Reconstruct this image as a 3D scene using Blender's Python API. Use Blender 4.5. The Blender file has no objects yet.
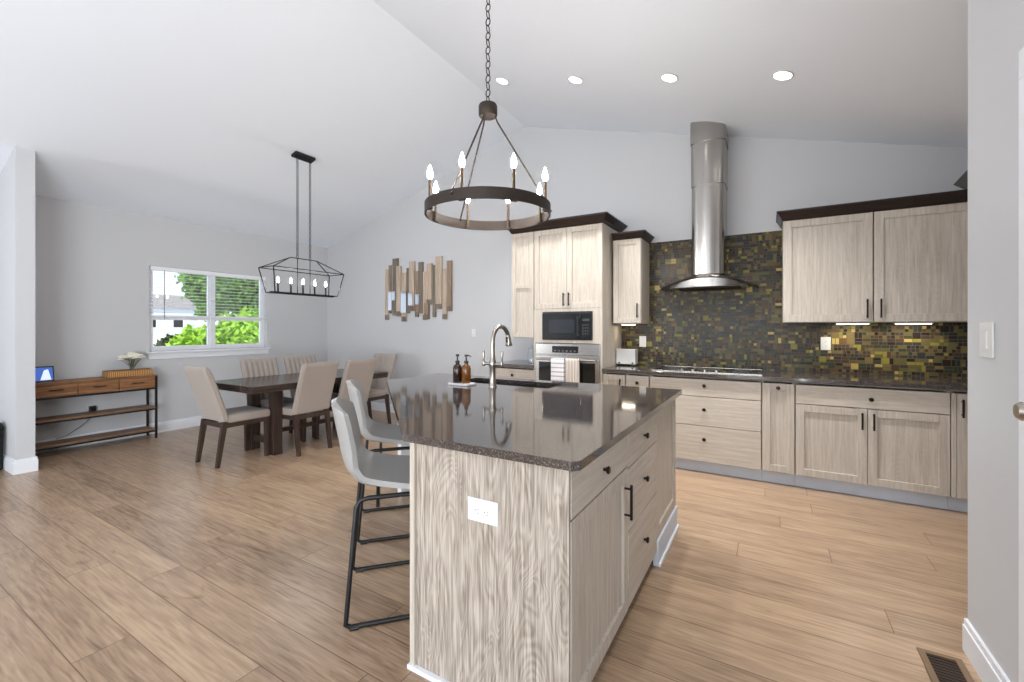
import bpy, bmesh, math, random
from mathutils import Vector, Matrix, geometry
C = bpy.context.scene
COL = C.collection
R = math.radians
# ------------------------------------------------------------ camera
cam = bpy.data.objects.new('camera', bpy.data.cameras.new('camera')); COL.objects.link(cam)
cam.location = (0, 0, 1.325); cam.rotation_euler = (R(90), 0, math.atan(258/437.))
cam.data.sensor_width = 36; cam.data.lens = 36*437/1024.; cam.data.shift_y = -13/1024.
cam.data.clip_start = .02; cam.data.clip_end = 300
C.camera = cam
# ------------------------------------------------------------ colour management
C.view_settings.view_transform = 'Standard'; C.view_settings.look = 'None'
C.view_settings.gamma = 1; C.view_settings.use_curve_mapping = False
C.view_settings.exposure = 0.05
# ------------------------------------------------------------ world and sun
w = bpy.data.worlds.new('sky'); C.world = w; w.use_nodes = True
bg = w.node_tree.nodes['Background']; bg.inputs[0].default_value = (.80, .89, 1, 1); bg.inputs[1].default_value = 1.5
def light(name, kind, loc, energy, color=(1, 1, 1), rot=(0, 0, 0), **k):
    l = bpy.data.lights.new(name, kind); l.energy = energy; l.color = color
    for a, v in k.items(): setattr(l, a, v)
    o = bpy.data.objects.new(name, l); COL.objects.link(o); o.location = loc; o.rotation_euler = rot
    return o
light('sun', 'SUN', (-8, 0, 12), 3.5, (1, .95, .86), (R(38), 0, R(60)), angle=.01)
# daylight that falls through the great-room windows behind the camera; the side-wall lamps are added fill
for wx in (-3.3, -1.0):
    light('window_daylight', 'AREA', (wx, -7.92, 1.75), 165, (.88, .94, 1), (R(102), 0, 0), shape='RECTANGLE', size=1.8, size_y=2.4)
light('window_daylight', 'AREA', (-6.60, -2.6, 1.5), 135, (.86, .93, 1), (R(106), 0, R(-90)), shape='RECTANGLE', size=3.0, size_y=1.7)  # added fill for the left foreground and right wall; no window here

light('window_daylight', 'AREA', (.64, -2.6, 1.25), 330, (.88, .94, 1), (R(95), 0, R(90)), shape='RECTANGLE', size=2.6, size_y=1.9)  # added fill facing the dining wall and chairs; no opening in this wall

# ------------------------------------------------------------ node helpers
def new_mat(name):
    m = bpy.data.materials.new(name); m.use_nodes = True
    return m, m.node_tree.nodes, m.node_tree.links, m.node_tree.nodes['Principled BSDF']
def rgb(*c):   # sRGB 0-255 to linear
    return tuple(((v/255)/12.92 if v <= 10 else ((v/255+.055)/1.055)**2.4) for v in c)+(1,)
def plain(name, col, rough=.5, metal=0, spec=None, noise=0, nscale=20, bump=0, bscale=200, **k):
    m, N, L, P = new_mat(name)
    P.inputs['Base Color'].default_value = col; P.inputs['Roughness'].default_value = rough; P.inputs['Metallic'].default_value = metal
    if spec is not None: P.inputs['Specular IOR Level'].default_value = spec
    for a, v in k.items(): P.inputs[a.replace('_', ' ')].default_value = v
    tc = N.new('ShaderNodeTexCoord')
    if noise:
        n = N.new('ShaderNodeTexNoise'); n.inputs['Scale'].default_value = nscale; n.inputs['Detail'].default_value = 5
        L.new(tc.outputs['Object'], n.inputs['Vector'])
        mx = N.new('ShaderNodeMixRGB'); mx.inputs[1].default_value = tuple(c*(1-noise) for c in col[:3])+(1,)
        mx.inputs[2].default_value = tuple(min(1, c*(1+noise)) for c in col[:3])+(1,)
        L.new(n.outputs['Fac'], mx.inputs[0]); L.new(mx.outputs[0], P.inputs['Base Color'])
    if bump:
        n = N.new('ShaderNodeTexNoise'); n.inputs['Scale'].default_value = bscale; n.inputs['Detail'].default_value = 3
        L.new(tc.outputs['Object'], n.inputs['Vector'])
        b = N.new('ShaderNodeBump'); b.inputs['Strength'].default_value = bump; b.inputs['Distance'].default_value = .003
        L.new(n.outputs['Fac'], b.inputs['Height']); L.new(b.outputs[0], P.inputs['Normal'])
    return m
def emis(name, col, s):
    m, N, L, P = new_mat(name)
    P.inputs['Base Color'].default_value = col; P.inputs['Emission Color'].default_value = col; P.inputs['Emission Strength'].default_value = s
    return m
def mth(N, L, op, a, b=None, c=None):
    n = N.new('ShaderNodeMath'); n.operation = op
    for i, v in enumerate((a, b, c)):
        if v is None: continue
        if isinstance(v, (int, float)): n.inputs[i].default_value = v
        else: L.new(v, n.inputs[i])
    return n.outputs[0]
def ramp(N, L, fac, stops, mode='LINEAR'):
    r = N.new('ShaderNodeValToRGB'); r.color_ramp.interpolation = mode
    e = r.color_ramp.elements
    while len(e) < len(stops): e.new(.5)
    for el, (p, c) in zip(e, stops): el.position = p; el.color = c
    L.new(fac, r.inputs[0]); return r.outputs[0]
def wood(name, light_c, dark_c, axis='z', fine=90, rough=.5, contrast=1.0, bump=.15, spec=.4, figure=5, swirl=.035):
    m, N, L, P = new_mat(name)
    tc = N.new('ShaderNodeTexCoord')
    def mapped(across, along):
        mp = N.new('ShaderNodeMapping'); s = [across]*3; s['xyz'.index(axis)] = along
        mp.inputs['Scale'].default_value = s; L.new(tc.outputs['Object'], mp.inputs[0]); return mp.outputs[0]
    n1 = N.new('ShaderNodeTexNoise'); n1.inputs['Scale'].default_value = 1; n1.inputs['Detail'].default_value = 6; n1.inputs['Distortion'].default_value = .6
    L.new(mapped(fine, fine/22), n1.inputs['Vector'])
    n2 = N.new('ShaderNodeTexNoise'); n2.inputs['Scale'].default_value = 1; n2.inputs['Detail'].default_value = 2; n2.inputs['Distortion'].default_value = 1.2
    L.new(mapped(figure, figure/5), n2.inputs['Vector'])
    # cathedral figure: contour lines of the slow noise
    s = mth(N, L, 'MULTIPLY', n2.outputs['Fac'], 150)
    s = mth(N, L, 'SINE', s); s = mth(N, L, 'MULTIPLY', s, swirl)
    f = mth(N, L, 'ADD', n1.outputs['Fac'], s)
    f = mth(N, L, 'SUBTRACT', f, .5); f = mth(N, L, 'MULTIPLY', f, contrast*1.6); f = mth(N, L, 'ADD', f, .5)
    c = ramp(N, L, f, [(0.1, dark_c), (.85, light_c)])
    L.new(c, P.inputs['Base Color']); P.inputs['Roughness'].default_value = rough; P.inputs['Specular IOR Level'].default_value = spec
    b = N.new('ShaderNodeBump'); b.inputs['Strength'].default_value = bump; b.inputs['Distance'].default_value = .002
    L.new(f, b.inputs['Height']); L.new(b.outputs[0], P.inputs['Normal'])
    return m
def floor_material():
    m, N, L, P = new_mat('oak plank floor')
    tc = N.new('ShaderNodeTexCoord'); sx = N.new('ShaderNodeSeparateXYZ'); L.new(tc.outputs['Object'], sx.inputs[0])
    X, Y = sx.outputs[0], sx.outputs[1]
    yy = mth(N, L, 'DIVIDE', mth(N, L, 'SUBTRACT', Y, .6), .1875)
    row = mth(N, L, 'FLOOR', yy); fy = mth(N, L, 'FRACT', yy)
    wn = N.new('ShaderNodeTexWhiteNoise'); wn.noise_dimensions = '1D'; L.new(row, wn.inputs['W'])
    xx = mth(N, L, 'ADD', mth(N, L, 'DIVIDE', X, 1.5), wn.outputs['Value'])
    colm = mth(N, L, 'FLOOR', xx); fx = mth(N, L, 'FRACT', xx)
    cb = N.new('ShaderNodeCombineXYZ'); L.new(row, cb.inputs[0]); L.new(colm, cb.inputs[1])
    w2 = N.new('ShaderNodeTexWhiteNoise'); w2.noise_dimensions = '3D'; L.new(cb.outputs[0], w2.inputs['Vector'])
    off = N.new('ShaderNodeVectorMath'); off.operation = 'SCALE'; off.inputs['Scale'].default_value = 13; L.new(w2.outputs['Color'], off.inputs[0])
    ad = N.new('ShaderNodeVectorMath'); ad.operation = 'ADD'; L.new(tc.outputs['Object'], ad.inputs[0]); L.new(off.outputs[0], ad.inputs[1])
    def nz(sc, det, dist):
        mp = N.new('ShaderNodeMapping'); mp.inputs['Scale'].default_value = sc; L.new(ad.outputs[0], mp.inputs[0])
        n = N.new('ShaderNodeTexNoise'); n.inputs['Scale'].default_value = 1; n.inputs['Detail'].default_value = det; n.inputs['Distortion'].default_value = dist
        L.new(mp.outputs[0], n.inputs[0]); return n.outputs['Fac']
    grain = nz((5, 75, 1), 8, .6); fig = nz((1.1, 9, 1), 3, .8); knot = nz((3.2, 8, 1), 2, 1.5)
    f = mth(N, L, 'ADD', mth(N, L, 'MULTIPLY', grain, .75), mth(N, L, 'MULTIPLY', fig, .40))
    f = mth(N, L, 'ADD', f, mth(N, L, 'MULTIPLY', w2.outputs['Value'], .16))
    c = ramp(N, L, f, [(.36, rgb(110, 88, 70)), (.62, rgb(158, 132, 108)), (.88, rgb(186, 159, 131))])
    kn = ramp(N, L, knot, [(.70, (1, 1, 1, 1)), (.80, (.62, .55, .5, 1))])
    mx = N.new('ShaderNodeMixRGB'); mx.blend_type = 'MULTIPLY'; mx.inputs[0].default_value = .8; L.new(c, mx.inputs[1]); L.new(kn, mx.inputs[2])
    ey = mth(N, L, 'MULTIPLY', mth(N, L, 'MINIMUM', fy, mth(N, L, 'SUBTRACT', 1, fy)), .1875)
    ex = mth(N, L, 'MULTIPLY', mth(N, L, 'MINIMUM', fx, mth(N, L, 'SUBTRACT', 1, fx)), 1.5)
    e = mth(N, L, 'MINIMUM', ex, ey); seam = ramp(N, L, mth(N, L, 'MULTIPLY', e, 100), [(.08, (.33, .26, .2, 1)), (.26, (1, 1, 1, 1))])
    m2 = N.new('ShaderNodeMixRGB'); m2.blend_type = 'MULTIPLY'; m2.inputs[0].default_value = 1; L.new(mx.outputs[0], m2.inputs[1]); L.new(seam, m2.inputs[2])
    L.new(m2.outputs[0], P.inputs['Base Color'])
    P.inputs['Roughness'].default_value = .28; P.inputs['Specular IOR Level'].default_value = .5
    b = N.new('ShaderNodeBump'); b.inputs['Strength'].default_value = .12; b.inputs['Distance'].default_value = .003
    L.new(f, b.inputs['Height']); L.new(b.outputs[0], P.inputs['Normal'])
    return m
def mosaic_material():
    m, N, L, P = new_mat('glass mosaic tile')
    tc = N.new('ShaderNodeTexCoord'); sx = N.new('ShaderNodeSeparateXYZ'); L.new(tc.outputs['Object'], sx.inputs[0])
    S = .056
    z = mth(N, L, 'DIVIDE', sx.outputs[2], S); rz = mth(N, L, 'FLOOR', z)
    wr = N.new('ShaderNodeTexWhiteNoise'); wr.noise_dimensions = '1D'; L.new(rz, wr.inputs['W'])
    x = mth(N, L, 'ADD', mth(N, L, 'DIVIDE', sx.outputs[0], S), mth(N, L, 'MULTIPLY', wr.outputs['Value'], 1.0)); rx = mth(N, L, 'FLOOR', x)
    cb = N.new('ShaderNodeCombineXYZ'); L.new(rx, cb.inputs[0]); L.new(rz, cb.inputs[1])
    wn = N.new('ShaderNodeTexWhiteNoise'); wn.noise_dimensions = '3D'; L.new(cb.outputs[0], wn.inputs['Vector'])
    sc = N.new('ShaderNodeSeparateXYZ'); L.new(wn.outputs['Color'], sc.inputs[0])
    kx = mth(N, L, 'ADD', 1, mth(N, L, 'GREATER_THAN', sc.outputs[0], .42))
    kz = mth(N, L, 'ADD', 1, mth(N, L, 'GREATER_THAN', sc.outputs[1], .22))
    fx = mth(N, L, 'MULTIPLY', mth(N, L, 'FRACT', x), kx); fz = mth(N, L, 'MULTIPLY', mth(N, L, 'FRACT', z), kz)
    cx, cz = mth(N, L, 'FLOOR', fx), mth(N, L, 'FLOOR', fz)
    lx, lz = mth(N, L, 'FRACT', fx), mth(N, L, 'FRACT', fz)
    ex = mth(N, L, 'DIVIDE', mth(N, L, 'MINIMUM', lx, mth(N, L, 'SUBTRACT', 1, lx)), kx)
    ez = mth(N, L, 'DIVIDE', mth(N, L, 'MINIMUM', lz, mth(N, L, 'SUBTRACT', 1, lz)), kz)
    e = mth(N, L, 'MINIMUM', ex, ez)
    c3 = N.new('ShaderNodeCombineXYZ')
    L.new(mth(N, L, 'ADD', rx, mth(N, L, 'MULTIPLY', cx, .37)), c3.inputs[0]); L.new(mth(N, L, 'ADD', rz, mth(N, L, 'MULTIPLY', cz, .41)), c3.inputs[1]); c3.inputs[2].default_value = 3.3
    w3 = N.new('ShaderNodeTexWhiteNoise'); w3.noise_dimensions = '3D'; L.new(c3.outputs[0], w3.inputs['Vector'])
    s3 = N.new('ShaderNodeSeparateXYZ'); L.new(w3.outputs['Color'], s3.inputs[0])
    col = ramp(N, L, s3.outputs[0], [(0, rgb(40, 34, 30)), (.16, rgb(72, 56, 40)), (.32, rgb(52, 56, 42)), (.46, rgb(86, 82, 50)), (.58, rgb(60, 50, 46)),
                                      (.68, rgb(104, 92, 58)), (.78, rgb(46, 48, 48)), (.87, rgb(124, 116, 50)), (.92, rgb(92, 70, 46)), (.97, rgb(166, 146, 84))], 'CONSTANT')
    mx = N.new('ShaderNodeMixRGB'); gf = mth(N, L, 'LESS_THAN', e, .035)
    L.new(gf, mx.inputs[0]); L.new(col, mx.inputs[1]); mx.inputs[2].default_value = rgb(84, 76, 64)
    L.new(mx.outputs[0], P.inputs['Base Color'])
    P.inputs['Specular IOR Level'].default_value = .18
    L.new(mth(N, L, 'ADD', .22, mth(N, L, 'MULTIPLY', gf, .6)), P.inputs['Roughness'])
    b = N.new('ShaderNodeBump'); b.inputs['Strength'].default_value = .5; b.inputs['Distance'].default_value = .002
    tilt = mth(N, L, 'ADD', mth(N, L, 'MULTIPLY', lx, mth(N, L, 'SUBTRACT', s3.outputs[1], .5)), mth(N, L, 'MULTIPLY', lz, mth(N, L, 'SUBTRACT', s3.outputs[2], .5)))
    h = mth(N, L, 'ADD', mth(N, L, 'MULTIPLY', mth(N, L, 'SUBTRACT', 1, gf), 1), tilt)
    L.new(h, b.inputs['Height']); L.new(b.outputs[0], P.inputs['Normal'])
    return m
def quartz_material():
    m, N, L, P = new_mat('speckled dark quartz')
    tc = N.new('ShaderNodeTexCoord')
    v = N.new('ShaderNodeTexVoronoi'); v.inputs['Scale'].default_value = 330; L.new(tc.outputs['Object'], v.inputs['Vector'])
    s = N.new('ShaderNodeSeparateXYZ'); L.new(v.outputs['Color'], s.inputs[0])
    c = ramp(N, L, s.outputs[0], [(0, rgb(46, 42, 42)), (.45, rgb(66, 59, 57)), (.75, rgb(86, 77, 72)), (.93, rgb(112, 101, 94)), (.985, rgb(150, 138, 130))], 'CONSTANT')
    L.new(c, P.inputs['Base Color']); P.inputs['Roughness'].default_value = .07; P.inputs['IOR'].default_value = 1.8
    return m
def stripes_material(name, base, stripe, axis, freq, duty, rough=.85):
    m, N, L, P = new_mat(name)
    tc = N.new('ShaderNodeTexCoord'); s = N.new('ShaderNodeSeparateXYZ'); L.new(tc.outputs['Object'], s.inputs[0])
    f = mth(N, L, 'LESS_THAN', mth(N, L, 'FRACT', mth(N, L, 'MULTIPLY', s.outputs['xyz'.index(axis)], freq)), duty)
    mx = N.new('ShaderNodeMixRGB'); L.new(f, mx.inputs[0]); mx.inputs[1].default_value = base; mx.inputs[2].default_value = stripe
    L.new(mx.outputs[0], P.inputs['Base Color']); P.inputs['Roughness'].default_value = rough
    return m
def glass_mat(name, col=(1, 1, 1, 1), rough=0, amount=.9):
    m, N, L, P = new_mat(name)
    t = N.new('ShaderNodeBsdfTransparent'); t.inputs[0].default_value = col
    g = N.new('ShaderNodeBsdfGlossy'); g.inputs['Roughness'].default_value = rough
    mx = N.new('ShaderNodeMixShader'); mx.inputs[0].default_value = 1-amount
    L.new(t.outputs[0], mx.inputs[1]); L.new(g.outputs[0], mx.inputs[2]); L.new(mx.outputs[0], N['Material Output'].inputs[0])
    return m
M = dict(
    wall=plain('wall paint', rgb(196, 197, 199), .8, bump=.06, bscale=120),
    ceil=plain('ceiling paint', rgb(236, 242, 250), .85, bump=.08, bscale=90),
    trim=plain('white trim paint', rgb(228, 230, 234), .45, noise=.02),
    floor=floor_material(), tile=mosaic_material(), quartz=quartz_material(),
    cab=wood('whitewashed oak, upright grain', rgb(204, 196, 185), rgb(168, 156, 141), 'z', 70, .5, .8),
    cabh=wood('whitewashed oak, level grain', rgb(204, 196, 185), rgb(174, 162, 147), 'x', 70, .5, .8),
    caby=wood('whitewashed oak, level grain along the island', rgb(204, 196, 185), rgb(174, 162, 147), 'y', 70, .5, .8),
    panel=wood('whitewashed oak, strong figure', rgb(190, 179, 166), rgb(126, 114, 102), 'z', 130, .55, 1.25, .35, figure=6, swirl=.055),
    crown=wood('espresso stained wood', rgb(48, 36, 31), rgb(27, 20, 18), 'x', 60, .35, .8),
    toe=plain('grey toe kick paint', rgb(204, 210, 220), .5, noise=.03),
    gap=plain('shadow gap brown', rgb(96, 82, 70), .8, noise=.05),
    bronze=plain('oil rubbed bronze', rgb(38, 32, 30), .4, .6, noise=.15),
    black=plain('matte black metal', rgb(28, 28, 30), .45, .3, noise=.1),
    blackp=plain('black plastic', rgb(16, 16, 18), .35, noise=.1),
    blackglass=plain('black glass', rgb(8, 8, 10), .04, noise=.05, spec=.7),
    steel=plain('brushed stainless steel', rgb(172, 168, 163), .22, 1, noise=.04, nscale=60),
    nickel=plain('brushed nickel', rgb(168, 160, 150), .28, 1, noise=.04, nscale=60),
    chairleg=wood('dark walnut stain', rgb(74, 58, 50), rgb(38, 29, 26), 'z', 60, .35, .8),
    tablew=wood('espresso table wood', rgb(72, 58, 52), rgb(36, 28, 26), 'y', 50, .22, .8),
    fabric=plain('taupe woven fabric', rgb(158, 147, 138), .9, noise=.10, nscale=260, bump=.25, bscale=500, Sheen_Weight=.2),
    leather=plain('grey faux leather', rgb(158, 157, 155), .42, noise=.05, nscale=40, bump=.08, bscale=300),
    rustic=wood('rustic brown wood', rgb(158, 112, 74), rgb(96, 62, 38), 'y', 50, .5, 1),
    shelfw=wood('brown shelf wood', rgb(142, 112, 86), rgb(92, 68, 50), 'y', 50, .5, 1),
    iron=plain('weathered dark iron', rgb(54, 45, 39), .5, .5, noise=.3, nscale=50),
    candle=plain('aged bronze sleeve', rgb(78, 64, 50), .5, .5, noise=.15),
    bulb=emis('lit bulb', (1, .94, .88, 1), 265), led=emis('lit downlight', (1, .97, .92, 1), 14), puck=emis('lit cabinet strip', (1, .86, .66, 1), 12),
    white=plain('white plastic', rgb(222, 222, 220), .35, noise=.01), socket=plain('grey socket slots', rgb(120, 118, 116), .5, noise=.05),
    blind=plain('white blind slat', rgb(232, 234, 238), .5, noise=.02), pane=glass_mat('window glass', amount=.94),
    clear=glass_mat('clear jar glass', (.93, .95, .95, 1), .02, .85), smoke=glass_mat('smoked hood glass', (.62, .60, .57, 1), .03, .93),
    amber=plain('amber bottle glass', rgb(128, 76, 24), .1, noise=.1, Transmission_Weight=.35), amberdark=plain('dark soap bottle', rgb(44, 26, 14), .1, noise=.1),
    marble=plain('pale marble tray', rgb(214, 212, 212), .25, noise=.06, nscale=30),
    mirror=plain('mirror strip', rgb(196, 200, 206), .06, 1, noise=.02), driftA=wood('pale driftwood', rgb(206, 190, 172), rgb(152, 132, 114), 'z', 60, .8, 1),
    driftB=wood('brown driftwood', rgb(168, 148, 128), rgb(112, 94, 78), 'z', 60, .8, 1), driftC=wood('grey driftwood', rgb(138, 128, 116), rgb(92, 82, 72), 'z', 60, .8, 1),
    wicker=stripes_material('woven rattan', rgb(196, 150, 92), rgb(118, 76, 38), 'y', 60, .4), petal=plain('cream petals', rgb(240, 236, 220), .8, noise=.12, nscale=60),
    stem=plain('green stems', rgb(96, 104, 74), .8, noise=.2), screen=emis('frame picture, blue', rgb(66, 104, 190), .6),
    screenw=emis('frame picture, white', rgb(214, 226, 244), .8),
    towelA=stripes_material('white towel with grey bands', rgb(226, 224, 224), rgb(168, 168, 174), 'z', 22, .28), towelB=stripes_material('tan striped towel', rgb(222, 216, 206), rgb(142, 122, 108), 'x', 60, .42),
    sink=plain('dark composite sink', rgb(40, 40, 42), .35, noise=.1), vent=plain('brown register', rgb(122, 98, 74), .5, noise=.1), ventd=plain('dark register fins', rgb(52, 36, 28), .6, noise=.1),
    door=plain('white door paint', rgb(206, 208, 212), .4, noise=.02), panelgrey=plain('dark grey metal tile', rgb(84, 84, 82), .5, noise=.08),
    leafA=plain('bright green leaves', rgb(150, 196, 60), .6, noise=.45, nscale=3, Subsurface_Weight=.0), leafB=plain('mid green leaves', rgb(104, 146, 70), .6, noise=.45, nscale=3),
    leafC=plain('dark green leaves', rgb(58, 74, 44), .7, noise=.4, nscale=4), bark=plain('bark', rgb(92, 78, 64), .9, noise=.3, nscale=14),
    patio=plain('pale concrete', rgb(226, 222, 216), .9, noise=.05, nscale=3), siding=stripes_material('pale blue siding', rgb(196, 208, 222), rgb(170, 184, 200), 'z', 6, .08),
    roofm=plain('grey shingles', rgb(140, 138, 140), .9, noise=.2, nscale=10), cloud=plain('bag black nylon', rgb(14, 14, 16), .6, noise=.1),
)
# ------------------------------------------------------------ mesh helpers
class MB:
    def __init__(s, m=None): s.bm = bmesh.new(); s.m = m
    def box(s, a, b, bev=0, seg=2):
        c = [(a[i]+b[i])/2 for i in range(3)]; d = [abs(b[i]-a[i]) for i in range(3)]
        r = bmesh.ops.create_cube(s.bm, size=1, matrix=Matrix.Translation(c) @ Matrix.Diagonal((*d, 1)))
        if bev:
            es = list({e for v in r['verts'] for e in v.link_edges})
            bmesh.ops.bevel(s.bm, geom=es, offset=min(bev, min(d)*.45), segments=seg, affect='EDGES', profile=.5)
        return s
    def hexa(s, pts):   # 8 points: bottom 4 then top 4, same winding
        v = [s.bm.verts.new(p) for p in pts]
        for f in ((3, 2, 1, 0), (4, 5, 6, 7), (0, 1, 5, 4), (1, 2, 6, 5), (2, 3, 7, 6), (3, 0, 4, 7)): s.bm.faces.new([v[i] for i in f])
        return s
    def cyl(s, p0, p1, r0, r1=None, seg=16):
        p0, p1 = Vector(p0), Vector(p1); r1 = r0 if r1 is None else r1
        q = (p1-p0).to_track_quat('Z', 'Y').to_matrix().to_4x4()
        bmesh.ops.create_cone(s.bm, cap_ends=True, segments=seg, radius1=r0, radius2=max(r1, 1e-4), depth=(p1-p0).length, matrix=Matrix.Translation((p0+p1)/2) @ q)
        return s
    def tube(s, pts, r, seg=8, closed=False):
        pts = [Vector(p) for p in pts]; n = len(pts); rings = []
        rr = r if isinstance(r, (list, tuple)) else [r]*n
        up = None
        for i, p in enumerate(pts):
            a = pts[i-1] if (i or closed) else p; b = pts[(i+1) % n] if (i < n-1 or closed) else p
            t = (b-a).normalized()
            if up is None: up = t.orthogonal().normalized()
            up = (up - t*up.dot(t)).normalized(); side = t.cross(up)
            rings.append([s.bm.verts.new(p+(up*math.cos(k*2*math.pi/seg)+side*math.sin(k*2*math.pi/seg))*rr[i]) for k in range(seg)])
        for i in range(n if closed else n-1):
            A, B = rings[i], rings[(i+1) % n]
            for k in range(seg): s.bm.faces.new((A[k], A[(k+1) % seg], B[(k+1) % seg], B[k]))
        if not closed: s.bm.faces.new(rings[0][::-1]); s.bm.faces.new(rings[-1])
        return s
    def lathe(s, prof, c=(0, 0, 0), seg=24):
        rings = []
        for r, z in prof: rings.append([s.bm.verts.new((c[0]+r*math.cos(k*2*math.pi/seg), c[1]+r*math.sin(k*2*math.pi/seg), c[2]+z)) for k in range(seg)])
        for A, B in zip(rings, rings[1:]):
            for k in range(seg): s.bm.faces.new((A[k], A[(k+1) % seg], B[(k+1) % seg], B[k]))
        s.bm.faces.new(rings[0][::-1]); s.bm.faces.new(rings[-1]); return s
    def prism(s, poly, z0, z1, hole=None, top=True, bottom=True):
        loops = [[Vector((x, y, 0)) for x, y in poly]]+([[Vector((x, y, 0)) for x, y in hole]] if hole else [])
        flat = [p for l in loops for p in l]
        lo = [s.bm.verts.new((p.x, p.y, z0)) for p in flat]; hi = [s.bm.verts.new((p.x, p.y, z1)) for p in flat]
        tris = geometry.tessellate_polygon(loops)
        for t in tris:
            if top: s.bm.faces.new([hi[i] for i in t])
            if bottom: s.bm.faces.new([lo[i] for i in reversed(t)])
        o = 0
        for l in loops:
            n = len(l)
            for i in range(n): j = (i+1) % n; s.bm.faces.new((lo[o+i], lo[o+j], hi[o+j], hi[o+i]))
            o += n
        return s
    def sheet(s, f, nu, nv, thick):   # f(u,v)->point, closed slab of given thickness along normals
        P = [[Vector(f(i/nu, j/nv)) for j in range(nv+1)] for i in range(nu+1)]
        def nrm(i, j):
            a = P[min(i+1, nu)][j]-P[max(i-1, 0)][j]; b = P[i][min(j+1, nv)]-P[i][max(j-1, 0)]
            return a.cross(b).normalized()
        A = [[s.bm.verts.new(P[i][j]) for j in range(nv+1)] for i in range(nu+1)]
        B = [[s.bm.verts.new(P[i][j]-nrm(i, j)*thick) for j in range(nv+1)] for i in range(nu+1)]
        for i in range(nu):
            for j in range(nv):
                s.bm.faces.new((A[i][j], A[i+1][j], A[i+1][j+1], A[i][j+1])); s.bm.faces.new((B[i][j+1], B[i+1][j+1], B[i+1][j], B[i][j]))
        for i in range(nu):
            s.bm.faces.new((A[i+1][0], A[i][0], B[i][0], B[i+1][0])); s.bm.faces.new((A[i][nv], A[i+1][nv], B[i+1][nv], B[i][nv]))
        for j in range(nv):
            s.bm.faces.new((A[0][j], A[0][j+1], B[0][j+1], B[0][j])); s.bm.faces.new((A[nu][j+1], A[nu][j], B[nu][j], B[nu][j+1]))
        return s
    def build(s, name, mat, parent=None, smooth=False):
        bm = s.bm
        if s.m is not None: bmesh.ops.transform(bm, matrix=s.m, verts=bm.verts)
        bmesh.ops.recalc_face_normals(bm, faces=bm.faces)
        me = bpy.data.meshes.new(name); bm.to_mesh(me); bm.free()
        if smooth:
            for p in me.polygons: p.use_smooth = True
            me.set_sharp_from_angle(angle=R(40))
        me.materials.append(mat)
        o = bpy.data.objects.new(name, me); COL.objects.link(o)
        if parent: o.parent = parent
        return o
def tag(o, label, cat=None, group=None, kind=None):
    o['label'] = label
    if cat: o['category'] = cat
    if group: o['group'] = group
    if kind: o['kind'] = kind
    return o
def empty(name, loc, label, cat, group=None, rz=0):
    o = bpy.data.objects.new(name, None); COL.objects.link(o); o.location = loc; o.rotation_euler = (0, 0, rz); o.empty_display_size = .1
    return tag(o, label, cat, group)
def struct(name, mb, mat, label=None, parent=None):
    o = mb.build(name, mat, parent)
    if not parent: o['kind'] = 'structure'
    if label: o['label'] = label
    return o
def copy_tree(o, label, loc, rz=None):
    def rec(x, par):
        c = x.copy(); COL.objects.link(c); c.parent = par
        for ch in [k for k in ALL_CH(x)]: rec(ch, c)
        return c
    r = rec(o, None); r.location = loc
    if rz is not None: r.rotation_euler = (0, 0, rz)
    r['label'] = label; return r
def ALL_CH(x): return [k for k in COL.objects if k.parent == x]
T = Matrix.Translation
# ------------------------------------------------------------ room shell
W = 4.95; XL = -6.68; YB = -8.0; XR = 1.95; RX, RZ = -2.712, 3.92; SL = (RZ-2.73)/(RX-XL); SR = .2746
def cz(x): return RZ-SL*(RX-x) if x < RX else RZ-SR*(x-RX)
struct('floor', MB().box((XL-.15, YB-.15, -.1), (XR+.15, W+.15, 0)), M['floor'], 'light oak plank floor')
def slope(x0, x1): return MB().hexa([(x0, YB-.15, cz(x0)), (x1, YB-.15, cz(x1)), (x1, W+.15, cz(x1)), (x0, W+.15, cz(x0)), (x0, YB-.15, cz(x0)+.12), (x1, YB-.15, cz(x1)+.12), (x1, W+.15, cz(x1)+.12), (x0, W+.15, cz(x0)+.12)])
mb = slope(XL-.15, RX)
mb.hexa([(RX, YB-.15, RZ), (XR+.15, YB-.15, cz(XR+.15)), (XR+.15, W+.15, cz(XR+.15)), (RX, W+.15, RZ), (RX, YB-.15, RZ+.12), (XR+.15, YB-.15, cz(XR+.15)+.12), (XR+.15, W+.15, cz(XR+.15)+.12), (RX, W+.15, RZ+.12)])
struct('ceiling', mb, M['ceil'], 'white vaulted ceiling')
def gable(y0, y1, x0=XL-.15, x1=XR+.15):
    m = MB(); pts = [(x0, 0), (x1, 0), (x1, cz(x1)), (RX, RZ), (x0, cz(x0))]
    a = [m.bm.verts.new((x, y0, z)) for x, z in pts]; b = [m.bm.verts.new((x, y1, z)) for x, z in pts]
    m.bm.faces.new(a); m.bm.faces.new(b[::-1])
    for i in range(5): j = (i+1) % 5; m.bm.faces.new((a[i], b[i], b[j], a[j]))
    return m
struct('wall_far', gable(W, W+.15), M['wall'], 'light grey gable wall behind the kitchen and the dining corner')
struct('wall_behind', gable(YB-.15, YB), M['wall'])
WY0, WY1, WZ0, WZ1 = 2.40, 3.88, 1.03, 2.11     # dining window opening
mb = MB(); zc = cz(XL)
mb.box((XL-.15, YB, 0), (XL, WY0, zc)); mb.box((XL-.15, WY1, 0), (XL, W, zc)); mb.box((XL-.15, WY0, 0), (XL, WY1, WZ0)); mb.box((XL-.15, WY0, WZ1), (XL, WY1, zc))
struct('wall_left', mb, M['wall'], 'light grey wall with the dining window')
mb = MB(); PX = -5.88
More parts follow.
